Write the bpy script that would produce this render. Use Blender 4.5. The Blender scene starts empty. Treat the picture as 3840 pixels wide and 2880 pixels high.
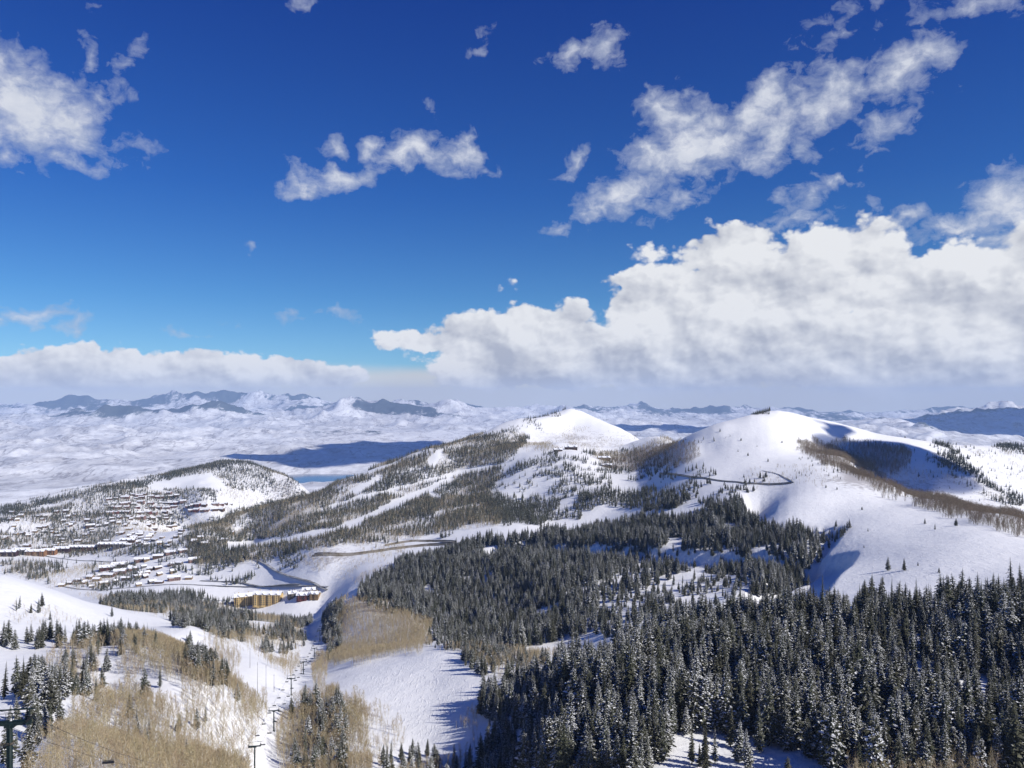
import bpy, bmesh, math, random
import numpy as np
from mathutils import Vector, Matrix
R = math.radians
rnd = random.Random(7)
rng = np.random.default_rng(11)
SC = bpy.context.scene
COL = SC.collection
F = 804.0; CU = 512.0; CV = 400.0     # focal length and horizon of the photograph at 1024 px
SUN_AZ = R(118); SUN_EL = R(36)       # azimuth clockwise from the view direction (+Y)
SUN = Vector((math.sin(SUN_AZ)*math.cos(SUN_EL), math.cos(SUN_AZ)*math.cos(SUN_EL), math.sin(SUN_EL)))

# ------------------------------------------------------------------ noise
def _h(ix, iy, seed):
    n = (ix.astype(np.int64)*374761393 + iy.astype(np.int64)*668265263 + seed*974634777) & 0xFFFFFFFF
    n = ((n ^ (n >> 13))*1274126177) & 0xFFFFFFFF
    n = (n ^ (n >> 16)) & 0xFFFFFFFF
    n = (n*2246822519) & 0xFFFFFFFF
    return ((n ^ (n >> 15)) & 0xFFFFFF)/float(0x1000000)
def vnoise(x, y, seed=0):
    ix = np.floor(x); iy = np.floor(y); fx = x-ix; fy = y-iy
    fx = fx*fx*fx*(fx*(fx*6-15)+10); fy = fy*fy*fy*(fy*(fy*6-15)+10)
    a = _h(ix, iy, seed); b = _h(ix+1, iy, seed); c = _h(ix, iy+1, seed); d = _h(ix+1, iy+1, seed)
    return (a+(b-a)*fx)*(1-fy)+(c+(d-c)*fx)*fy
def fbm(x, y, oct=4, seed=0, gain=.5):
    s = 0; a = 1; t = 0; ca, sa = math.cos(.6), math.sin(.6)
    for k in range(oct):
        s = s+a*(vnoise(x, y, seed+k)*2-1); t += a; a *= gain
        x, y = (x*ca-y*sa)*2.03+17.1, (x*sa+y*ca)*2.03-9.7
    return s/t
def ridged(x, y, oct=5, seed=0, gain=.55):
    s = 0; a = 1; t = 0; ca, sa = math.cos(.6), math.sin(.6); w = 1
    for k in range(oct):
        n = 1-abs(vnoise(x, y, seed+k)*2-1)*1.0
        n = n*n*w; w = np.clip(n*1.6, 0, 1)
        s = s+a*n; t += a; a *= gain
        x, y = (x*ca-y*sa)*2.03+17.1, (x*sa+y*ca)*2.03-9.7
    return s/t
def sstep(a, b, x):
    t = np.clip((x-a)/(b-a), 0, 1); return t*t*(3-2*t)

# ------------------------------------------------------------------ terrain: surveyed points (bearing u, fall v or height z, distance d)
V = []   # (u, v, d)
Z = []   # (u, z, d)
def v_(*t): V.extend(t)
def z_(*t): Z.extend(t)
for u in (-700, -300, 0, 250, 512, 760, 1024, 1350, 1750):
    z_((u, -9, 10), (u, -20, 30), (u, -36, 60))
z_((-500,-70,150),(0,-66,126),(250,-72,140),(512,-76,140),(800,-78,140),(1024,-78,140),(1500,-70,150))
z_((-400,-95,220),(0,-98,200),(250,-108,200),(512,-112,200),(800,-108,200),(1024,-104,200),(1400,-95,220))
z_((-200,-118,300),(0,-118,270),(90,-121,285),(250,-143,300),(400,-150,310),(512,-153,300),(620,-137,290),(720,-133,285),(850,-130,285),(1024,-126,285),(1200,-118,300),(1400,-112,300))
# bench and knolls lower left
v_((20,745,300),(60,738,305),(100,760,320),(20,701,345),(80,706,360),(150,740,345),(150,705,400),(200,740,385),(115,699,420),(60,690,400),(0,690,400),
   (153,647,520),(190,665,480),(225,690,450),(100,656,485),(110,645,520),(60,650,520),(0,645,530),(30,640,570),
   (246,776,400),(277,736,480),(295,696,590),(308,675,720),(311,660,850),(322,636,1050),(325,600,1400),(240,720,440),(255,700,520),(262,668,640),(245,655,690),
   (330,752,430),(370,758,420),(300,765,420),(350,720,500),(320,700,560),
   (430,768,425),(400,720,500),(430,690,560),(345,662,700),(390,658,660),(440,651,645),(485,660,600),(487,700,515),(470,740,445),(500,765,412),(380,690,570),
   (385,650,790),(335,608,1060),(420,622,920),(380,628,900),(450,641,800),(360,596,1170))
z_((153,-192,640),(100,-188,620),(200,-195,600),(225,-190,530),(190,-206,720))
# mid forest hillside
v_((440,625,950),(480,640,850),(560,652,730),(620,630,720),(700,602,800),(780,592,750),(450,565,1240),(480,600,1050),(560,600,900),(640,575,950),(700,550,1020),(760,550,950),
   (530,542,1290),(628,528,1250),(700,519,1200),(750,518,1180),(600,560,1080),(560,570,1050),
   (512,521,1560),(600,514,1560),(450,533,1550),(430,545,1480),(380,552,1480),(324,575,1440),(345,590,1300),(311,557,1520))
# bench of the big dark forest
v_((700,690,370),(620,700,365),(565,715,395),(525,728,425),(780,690,370),(860,685,375),(960,680,380),(1024,680,380),
   (1024,632,450),(950,634,450),(870,636,450),(800,640,450),(740,650,450),(680,655,480),(620,665,500),(560,672,530),
   (760,615,600),(700,632,570),(640,648,580),(600,655,620),(1200,640,440),(1300,700,350))
# right snow ridge
v_((1024,588,560),(950,598,570),(880,600,590),(830,605,620),(1024,562,650),(950,560,690),(900,562,730),(830,562,860),(845,535,930),(822,540,960),(812,575,760),
   (960,538,780),(900,528,900),(840,505,1080),(780,505,1130),(760,488,1270),(800,480,1250),(730,476,1400),(740,505,1190),(795,450,1610),(770,463,1450),(740,460,1500),(700,463,1560),
   (775,411.5,1950),(760,414,1880),(750,415.5,1840),(735,421.5,1800),(715,429.5,1760),(800,417,1930),(825,424,1940),(850,432,1930),(785,430,1740),(745,442,1650),
   (806,451,1640),(845,470,1380),(890,496.5,1140),(950,513,970),(1024,534,800),(1150,570,640),(1300,590,560),(1120,600,480),(818,445,1800),(845,458,1600),(890,486,1320),(950,502,1150),(1024,520,970),(1150,553,780))
z_((890,-205,1560),(950,-225,1420),(1024,-240,1260),(1150,-250,950),(1300,-240,900),(1500,-230,900))
v_((850,449,1850),(880,452,1820),(900,470,1700),(950,480,1660),(1000,510,1500),(1024,527,1400),(1024,480,1800),(985,463,1880),(950,445,2050),(905,438,2000),(1024,449,2300),(1000,447,2200),(1100,455,2500),(1250,460,2500),(1150,520,1800),(1400,470,2500))
z_((850,-260,2600),(950,-300,2800),(1024,-320,3000),(775,-220,2500),(735,-300,2900),(1200,-330,3200),(1400,-330,3200))
# saddle, lodge knoll, west peak
v_((694,436.5,1800),(680,439,1950),(660,436,2250),(640,452,2150),(690,453,1680),(708,447,1700),(650,471,1850),(610,447,2500),(600,470,1950),(650,492,1600),(720,491,1290),(735,508,1190),(700,480,1420),
   (568,450,2100),(545,456,2080),(520,466,2050),(590,458,2030),(568,475,1900),(568,500,1700),(600,500,1620),(530,495,1850),(500,510,1720),(560,520,1580),(500,480,2030),
   (573,408,2900),(566,409,2900),(582,409.5,2890),(546,414,2880),(602,417,2870),(625,427,2780),(573,425,2750),(573,440,2500),(540,440,2500),(509,424,2800),(463,441,2650),(417,455,2500),(380,466,2420),(340,480,2340),(280,500,2230),(230,516,2150),(196,526,2080),
   (460,470,2250),(400,490,2100),(340,505,2020),(400,515,1800),(300,522,1880),(250,545,1780),(200,558,1760),(340,535,1640),(450,510,1780))
z_((196,-480,2450),(280,-500,2700),(340,-510,2900),(417,-480,3100),(509,-400,3400),(573,-300,3400),(640,-300,3200),(694,-230,2600),(735,-190,2250),(715,-200,2250),(775,-420,3600))
# village hill
v_((0,505,2700),(60,490,2900),(130,480,3000),(180,470,3150),(225,461.5,3300),(250,461.5,3300),(290,478,3300),(318,500,3200),(300,490,3000),(225,485,2950),(180,490,2850),(200,510,2550),(150,530,2250),(100,548,2050),(30,553,1980),(0,530,2250),
   (250,520,2450),(150,505,2650),(60,520,2450),(250,543,1950),(130,575,1700),(0,568,1820),(200,590,1540),(255,603,1470),(160,600,1350),(120,600,1230),(190,612,1150),(250,620,1090),(290,626,1040))
z_((0,-520,3300),(130,-560,3700),(225,-580,4100),(300,-560,3900),(-150,-420,2700),(-400,-420,2700),(-200,-390,2000),(-400,-380,1500))
# near left white shoulder
v_((0,574,750),(60,592,800),(110,607,860),(150,616,900),(0,602,660),(50,615,680),(0,628,600),(100,626,740),(150,624,830),(200,628,880),(190,650,690),(60,634,600),(110,650,560))
z_((0,-295,1050),(80,-300,1080),(-150,-140,700),(-300,-130,700),(-200,-300,1100),(-400,-280,1100),(-150,-130,500),(-350,-125,500))
for u in (-900, -400, 0, 300, 600, 900, 1200, 1700):
    z_((u, -640, 5000), (u, -650, 7500), (u, -650, 14000), (u, -650, 34000))
z_((-900,-380,2500),(-900,-250,1200),(-900,-150,600),(1800,-300,2500),(1800,-220,1200),(1800,-140,500))

P = np.array([((u-CU)/F, d, -(v-CV)/F*d) for u, v, d in V]+[((u-CU)/F, d, z) for u, z, d in Z])
def feat(s, d): return np.stack([np.asarray(s)*2.2, np.log(d)], -1)
def tps_fit(Q, val, lam):
    n = len(Q); r2 = ((Q[:, None]-Q[None])**2).sum(-1)
    K = .5*r2*np.log(r2+1e-12); K[np.diag_indices(n)] += lam
    A = np.zeros((n+3, n+3)); A[:n, :n] = K; A[:n, n] = 1; A[:n, n+1:] = Q; A[n, :n] = 1; A[n+1:, :n] = Q.T
    return np.linalg.solve(A, np.concatenate([val, np.zeros(3)]))
def tps_eval(Q, c, X):
    out = np.empty(len(X)); n = len(Q)
    for i in range(0, len(X), 20000):
        x = X[i:i+20000]
        r2 = (x**2).sum(1)[:, None]+(Q**2).sum(1)[None]-2*x@Q.T
        np.maximum(r2, 1e-12, out=r2)
        out[i:i+20000] = (.5*r2*np.log(r2))@c[:n]+c[n]+x@c[n+1:]
    return out
_Q = feat(P[:, 0], P[:, 1]); _C = tps_fit(_Q, P[:, 2], 1e-4)

NS, ND = 860, 980
S0, S1, D0, D1 = -1.25, 1.25, 6.0, 32000.0
sg = np.linspace(S0, S1, NS); tg = np.linspace(math.log(D0), math.log(D1), ND); dg = np.exp(tg)
# coarse spline evaluation then upsample (it is smooth)
_cs = np.linspace(S0, S1, 216); _ct = np.linspace(tg[0], tg[-1], 420)
_G = tps_eval(_Q, _C, np.stack(np.meshgrid(_cs*2.2, _ct), -1).reshape(-1, 2)).reshape(420, 216)
def bil(G, xs, ys, x0, x1, y0, y1):
    fx = np.clip((xs-x0)/(x1-x0)*(G.shape[1]-1), 0, G.shape[1]-1.001); fy = np.clip((ys-y0)/(y1-y0)*(G.shape[0]-1), 0, G.shape[0]-1.001)
    ix = fx.astype(int); iy = fy.astype(int); fx = fx-ix; fy = fy-iy
    return (G[iy, ix]*(1-fx)+G[iy, ix+1]*fx)*(1-fy)+(G[iy+1, ix]*(1-fx)+G[iy+1, ix+1]*fx)*fy
SS, TT = np.meshgrid(sg, tg); DD = np.exp(TT); XX = SS*DD
ZZ = bil(_G, SS, TT, S0, S1, tg[0], tg[-1])
# natural relief on the near mountains
nearw = 1-sstep(3400, 5200, DD)
ZZ += nearw*(fbm(XX/160, DD/160, 4, 3)*np.clip(DD/420, .3, 3.6)+fbm(XX/38, DD/38, 3, 9)*.8)
gul = ridged(XX/420+3, DD/420, 4, 21)
ZZ += nearw*sstep(1700, 2300, DD)*(gul-.45)*22
# far country: valley floor, foothills, mountain ranges
farw = sstep(4200, 6500, DD)
floor_ = -650+fbm(XX/2500, DD/2500, 3, 31)*15
hills = np.zeros_like(DD)
def hill(u, vtop, d, wx, wy, amp_only=False):
    s = (u-CU)/F; x0 = s*d; h = -(vtop-CV)/F*d+650
    q = ((XX-x0)/wx)**2+((DD-d)/wy)**2
    return h*np.exp(-q)
warpx = fbm(XX/3500, DD/3500, 4, 41)*1100; warpy = fbm(XX/3500, DD/3500, 4, 47)*1100
_X, _D = XX, DD
XX, DD = XX+warpx, DD+warpy
for a in [(60,463,8000,1600,1100),(180,452,9000,1800,1000),(-80,455,8500,1600,1300),(-250,450,9000,2500,1500),
          (20,436,11500,2200,1300),(140,428,13500,2300,1500),(-150,425,13000,3000,2000),(80,432,12000,1200,900),
          (250,432,12500,1500,1100),(330,425,14500,2600,1800),(290,418,16500,2300,1500),(395,424,16000,2300,1300),
          (210,405,17500,2600,1500),(120,412,17000,2500,1500),(20,416,16500,2500,1500),(390,402,19500,3600,1800),(520,414,18500,2600,1600),
          (470,407,21000,3000,1700),(590,407,21500,3200,1700),(690,411,22000,3500,1700),(640,424,14500,1500,1200),(600,418,16500,1600,1200),
          (790,430,10500,2300,1300),(880,428,11000,1900,1300),(720,428,12500,1500,1300),(960,430,9500,1700,1000),(900,436,7600,1300,900),
          (1010,412,14500,3600,2200),(1120,404,15500,4500,2500),(900,420,17000,3500,2000),(1300,400,15000,6000,3000),(800,414,23000,4000,2000)]:
    hills = np.maximum(hills, hill(*a))+.18*np.minimum(hills, hill(*a))
rng_l = np.exp(-((_D-25500)/3600)**2)
side = np.interp(_X/_D*F+CU, [-600,0,60,130,200,280,340,420,520,640,760,880,1024,1500], [399,402,399,396,393,395,399,403,405,405,409,411,405,402])
hills = np.maximum(hills, (-(side-CV)/F*25500+650)*rng_l)
XX, DD = _X, _D
rd = ridged(XX/2600, DD/2600, 6, 61); rd2 = ridged(XX/900+5, DD/900, 5, 71); rd3 = ridged(XX/380+5, DD/380, 4, 171)
hills += (150*ridged(XX/1700, DD/1500, 5, 181)+70*ridged(XX/620, DD/620, 4, 183))*sstep(5200, 7500, DD)*sstep(16500, 11500, DD)*(.35+.65*sstep(420, 150, CU+F*XX/DD)+.5*sstep(700, 900, CU+F*XX/DD))
hills = hills*(.6+.7*rd)+np.clip(hills/380, .28, 1)*((rd2-.4)*150+(rd3-.4)*60)
ZZ = ZZ*(1-farw)+(floor_+hills)*farw
ZZ += farw*nearw*0
# wind scooped hollow with a steep lip beside the forest
def scoop(xt, dt, k1, k2, dep, lip, back):
    q = DD-dt+4*fbm(XX/25, DD/25, 2, 7); t = xt-XX-np.where(q < 0, -q*k1, q*k2)-6*np.exp(-(q/12)**2)
    return dep*sstep(0, lip, t)*sstep(back*1.6, back*.6, t)*(DD < 1300)*(DD > 560)*sstep(560, 640, DD)
ZZ -= scoop(372, 850, .6, .75, 17, 15, 75); ZZ -= scoop(412, 972, .8, .9, 9, 9, 30)
# lake basin
lk = np.exp(-(((XX+ (512-304)/F*6900)/520)**2+((DD-6900)/420)**2)*1.2)
ZZ = ZZ*(1-np.clip(lk*1.6, 0, 1)*(DD > 5200))+(-690)*np.clip(lk*1.6, 0, 1)*(DD > 5200)

HH = np.maximum.accumulate(ZZ/DD, axis=0)       # horizon slope per bearing
def zat(x, y):
    x = np.asarray(x, float); y = np.asarray(y, float)
    return bil(ZZ, x/y, np.log(y), S0, S1, tg[0], tg[-1])
def hor(x, y):
    return bil(HH, x/y, np.log(y*.993), S0, S1, tg[0], tg[-1])
def proj(x, y, z): return CU+F*x/y, CV-F*z/y
def hit(u, v, dmin=60, dmax=31000):
    """first ground point under the sight line through (u, v)"""
    s = (u-CU)/F; w = -(v-CV)/F
    d = np.exp(np.linspace(math.log(dmin), math.log(dmax), 3000))
    z = zat(s*d, d); k = np.nonzero(z >= w*d)[0]
    dd = d[k[0]] if len(k) else d[np.argmax(z/d)]
    return Vector((s*dd, dd, float(zat(s*dd, dd))))
import sys
def mk_terrain(mat=None):
    me = bpy.data.meshes.new('snow_ground'); n = NS*ND
    co = np.stack([XX, DD, ZZ], -1).reshape(-1, 3).astype(np.float32)
    me.vertices.add(n); me.vertices.foreach_set('co', co.ravel())
    i = np.arange(ND-1)[:, None]*NS+np.arange(NS-1)[None]
    q = np.stack([i, i+1, i+1+NS, i+NS], -1).reshape(-1, 4)
    me.loops.add(q.size); me.loops.foreach_set('vertex_index', q.ravel().astype(np.int32))
    me.polygons.add(len(q)); me.polygons.foreach_set('loop_start', np.arange(0, q.size, 4).astype(np.int32))
    me.update(); me.validate(); me.polygons.foreach_set('use_smooth', np.ones(len(q), bool))
    return me
# ------------------------------------------------------------------ node helpers
class NT:
    def __init__(s, nt): s.nt = nt; s.L = nt.links
    def n(s, t, **kw):
        q = s.nt.nodes.new(t)
        for k, v in kw.items(): setattr(q, k, v)
        return q
    def set(s, sock, v):
        if isinstance(v, bpy.types.NodeSocket): s.L.new(v, sock)
        elif v is not None: sock.default_value = v
    def m(s, op, a, b=None, c=None, clamp=False):
        q = s.n('ShaderNodeMath', operation=op, use_clamp=clamp); s.set(q.inputs[0], a)
        if b is not None: s.set(q.inputs[1], b)
        if c is not None: s.set(q.inputs[2], c)
        return q.outputs[0]
    def vm(s, op, a, b=None, out=0):
        q = s.n('ShaderNodeVectorMath', operation=op); s.set(q.inputs[0], a)
        if b is not None: s.set(q.inputs[1], b)
        return q.outputs[out]
    def scale(s, a, f):
        q = s.n('ShaderNodeVectorMath', operation='SCALE'); s.set(q.inputs[0], a); s.set(q.inputs['Scale'], f); return q.outputs[0]
    def noise(s, vec, sc, det=4, rough=.5, col=False, dist=0):
        q = s.n('ShaderNodeTexNoise'); s.set(q.inputs['Vector'], vec); s.set(q.inputs['Scale'], sc)
        q.inputs['Detail'].default_value = det; q.inputs['Roughness'].default_value = rough; q.inputs['Distortion'].default_value = dist
        return q.outputs['Color' if col else 'Fac']
    def ss(s, a, lo, hi, tlo=0., thi=1., smooth=True):
        q = s.n('ShaderNodeMapRange', interpolation_type='SMOOTHSTEP' if smooth else 'LINEAR')
        s.set(q.inputs[0], a); s.set(q.inputs[1], lo); s.set(q.inputs[2], hi); s.set(q.inputs[3], tlo); s.set(q.inputs[4], thi); return q.outputs[0]
    def mix(s, f, a, b):
        q = s.n('ShaderNodeMix', data_type='RGBA'); s.set(q.inputs[0], f); s.set(q.inputs[6], a); s.set(q.inputs[7], b); return q.outputs[2]
def c4(c): return (c[0], c[1], c[2], 1)
def newmat(name):
    m = bpy.data.materials.new(name); m.use_nodes = True
    t = NT(m.node_tree); b = m.node_tree.nodes['Principled BSDF']; return m, t, b
def pmat(name, col, rough=.8, spec=.2, var=.0, vscale=.5, metal=0., col2=None, objvar=0., bump=0, bscale=5):
    m, t, b = newmat(name)
    b.inputs['Roughness'].default_value = rough; b.inputs['Specular IOR Level'].default_value = spec; b.inputs['Metallic'].default_value = metal
    tc = t.n('ShaderNodeTexCoord').outputs['Object']
    c2 = col2 or tuple(min(1, x*(1+var)) for x in col); c1 = col if col2 else tuple(x*(1-var) for x in col)
    nz = t.noise(tc, vscale, 5, .6)
    c = t.mix(t.ss(nz, .35, .65), c4(c1), c4(c2))
    if objvar:
        oi = t.n('ShaderNodeObjectInfo').outputs['Random']
        hs = t.n('ShaderNodeHueSaturation'); t.set(hs.inputs['Value'], t.ss(oi, 0, 1, 1-objvar, 1+objvar, False)); t.set(hs.inputs['Color'], c)
        t.set(hs.inputs['Hue'], t.ss(t.m('FRACT', t.m('MULTIPLY', oi, 7.31)), 0, 1, .5-.03*objvar*3, .5+.03*objvar*3, False)); c = hs.outputs[0]
    t.set(b.inputs['Base Color'], c)
    if bump:
        bp = t.n('ShaderNodeBump'); bp.inputs['Strength'].default_value = bump; t.set(bp.inputs['Height'], t.noise(tc, bscale, 6, .6)); t.set(b.inputs['Normal'], bp.outputs[0])
    return m
M = {}
M['needle'] = pmat('conifer_needles', (.04, .045, .029), .85, .1, col2=(.095, .095, .064), vscale=14, objvar=.35)
M['snowc'], _t, _b = newmat('branch_snow')
_n = _t.noise(_t.n('ShaderNodeTexCoord').outputs['Object'], 16, 4, .6); _r = _t.n('ShaderNodeObjectInfo').outputs['Random']
_f = _t.ss(_t.m('ADD', _t.m('MULTIPLY', _n, 1.1), _t.m('MULTIPLY', _t.m('FRACT', _t.m('MULTIPLY', _r, 5.77)), .75)), .55, .98)
_t.set(_b.inputs['Base Color'], _t.mix(_f, (.1, .1, .06, 1), (.78, .79, .8, 1))); _b.inputs['Roughness'].default_value = .8; _b.inputs['Specular IOR Level'].default_value = .1
M['bark'] = pmat('conifer_bark', (.06, .045, .035), .9, .1, var=.3, vscale=20)
M['twig'] = pmat('aspen_twigs', (.32, .255, .15), .9, .05, col2=(.48, .395, .25), vscale=10, objvar=.16)
M['twigd'] = pmat('brown_brush_twigs', (.17, .13, .09), .9, .05, col2=(.27, .215, .15), vscale=8, objvar=.2)
M['aspen'] = pmat('aspen_bark', (.72, .68, .58), .85, .1, col2=(.4, .36, .29), vscale=8)
M['snow'] = pmat('roof_snow', (.86, .87, .9), .7, .2, var=.03, vscale=.3)
M['steel'] = pmat('green_painted_steel', (.006, .016, .016), .6, .25, var=.3, vscale=3, objvar=.1)
M['cable'] = pmat('steel_cable', (.02, .02, .025), .5, .4, var=.1)
M['rubber'] = pmat('sheave_rubber', (.012, .012, .013), .8, .2, var=.2)
M['cushion'] = pmat('chair_cushion', (.02, .022, .03), .8, .2, var=.2)
M['woodpole'] = pmat('weathered_pole', (.09, .075, .06), .9, .1, var=.3, vscale=2)
M['road'] = pmat('cleared_asphalt', (.13, .13, .135), .85, .2, col2=(.42, .42, .43), vscale=.07)
M['dirt'] = pmat('road_cut_dirt', (.2, .165, .115), .9, .1, col2=(.36, .33, .29), vscale=.08)
M['glass'] = pmat('dark_window_glass', (.015, .018, .025), .15, .5, var=.2)
for k, c in dict(tan=(.24, .165, .09), yellow=(.58, .42, .19), brown=(.1, .06, .04), red=(.12, .04, .033), orange=(.24, .12, .055), plum=(.06, .03, .034), grey=(.16, .145, .135), pink=(.22, .14, .12)).items():
    M['w_'+k] = pmat(k+'_siding', c, .85, .15, var=.2, vscale=.4)
M['wood'] = pmat('trim_timber', (.08, .05, .03), .8, .2, var=.2)
M['jacket'] = pmat('dark_ski_jacket', (.02, .025, .06), .8, .2, var=.2)

def ground_material():
    m, t, b = newmat('snow_cover')
    pos = t.n('ShaderNodeNewGeometry').outputs['Position']
    sx = t.n('ShaderNodeSeparateXYZ'); t.set(sx.inputs[0], pos)
    dist = sx.outputs[1]
    at = lambda nm: (lambda q: (setattr(q, 'attribute_name', nm), q.outputs['Fac'])[1])(t.n('ShaderNodeAttribute'))
    brush, wood, track = at('brush'), at('wood'), at('groomed')
    far = t.ss(dist, 3000, 7000)
    n1 = t.noise(pos, 1/9., 8, .65); fpos = t.vm('MULTIPLY', pos, (1, .4, 1)); n2 = t.noise(fpos, 1/130., 10, .76); n3 = t.noise(fpos, 1/260., 8, .62)
    base = t.mix(t.ss(t.noise(pos, 1/60., 7, .6), .3, .7), (.85, .855, .865, 1), (.9, .9, .9, 1))
    # scrub poking through the snow
    nn = t.mix(far, t.m('ADD', t.m('MULTIPLY', n1, .6), t.m('MULTIPLY', n2, .4)), t.m('ADD', t.m('MULTIPLY', n2, .9), t.m('MULTIPLY', n1, .1)))
    cov = t.m('SUBTRACT', t.m('ADD', nn, t.m('MULTIPLY', brush, .42)), t.ss(dist, 3000, 7000, .79, .70))
    cov = t.ss(cov, -.1, .07)
    lines = t.ss(t.m('ABSOLUTE', t.m('SUBTRACT', t.noise(fpos, 1/420., 6, .6, dist=.5), .5)), .028, .0)
    spk = t.noise(fpos, 1/45., 5, .7)
    fcov = t.m('ADD', t.m('MULTIPLY', t.m('ADD', t.m('MULTIPLY', brush, .55), t.m('ADD', t.m('MULTIPLY', t.m('SUBTRACT', n2, .5), 1.7), t.m('MULTIPLY', t.m('SUBTRACT', spk, .5), 1.6))), .62, None, True), t.m('MULTIPLY', lines, .38), None, True)
    cov = t.mix(far, cov, fcov)
    scrubc = t.mix(n3, (.15, .105, .08, 1), (.22, .19, .2, 1))
    scrubc = t.mix(far, scrubc, (.12, .10, .115, 1))
    c = t.mix(t.m('MULTIPLY', cov, t.ss(dist, 2500, 7000, .55, .95)), base, scrubc)
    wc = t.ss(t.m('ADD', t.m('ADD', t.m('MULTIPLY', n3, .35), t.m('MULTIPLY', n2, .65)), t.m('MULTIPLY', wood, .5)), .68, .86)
    c = t.mix(t.m('MULTIPLY', wc, .93), c, (.035, .05, .055, 1))  # dark forest colour; on the far ranges it also paints in cloud shade
    t.set(b.inputs['Base Color'], c)
    b.inputs['Roughness'].default_value = .75; b.inputs['Specular IOR Level'].default_value = .15
    bp = t.n('ShaderNodeBump'); bp.inputs['Strength'].default_value = .42; bp.inputs['Distance'].default_value = 1
    # ski tracks: fine wavy grooves where the snow is skied
    hgt = t.m('ADD', t.m('MULTIPLY', t.noise(pos, .12, 8, .62), 2.4), t.m('MULTIPLY', t.m('MULTIPLY', t.ss(t.noise(t.vm('MULTIPLY', pos, (1, .16, 1)), .45, 3, .5, dist=1.6), .54, .66), track), 1.1))
    t.set(bp.inputs['Height'], hgt); t.set(b.inputs['Normal'], bp.outputs[0])
    return m
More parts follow.
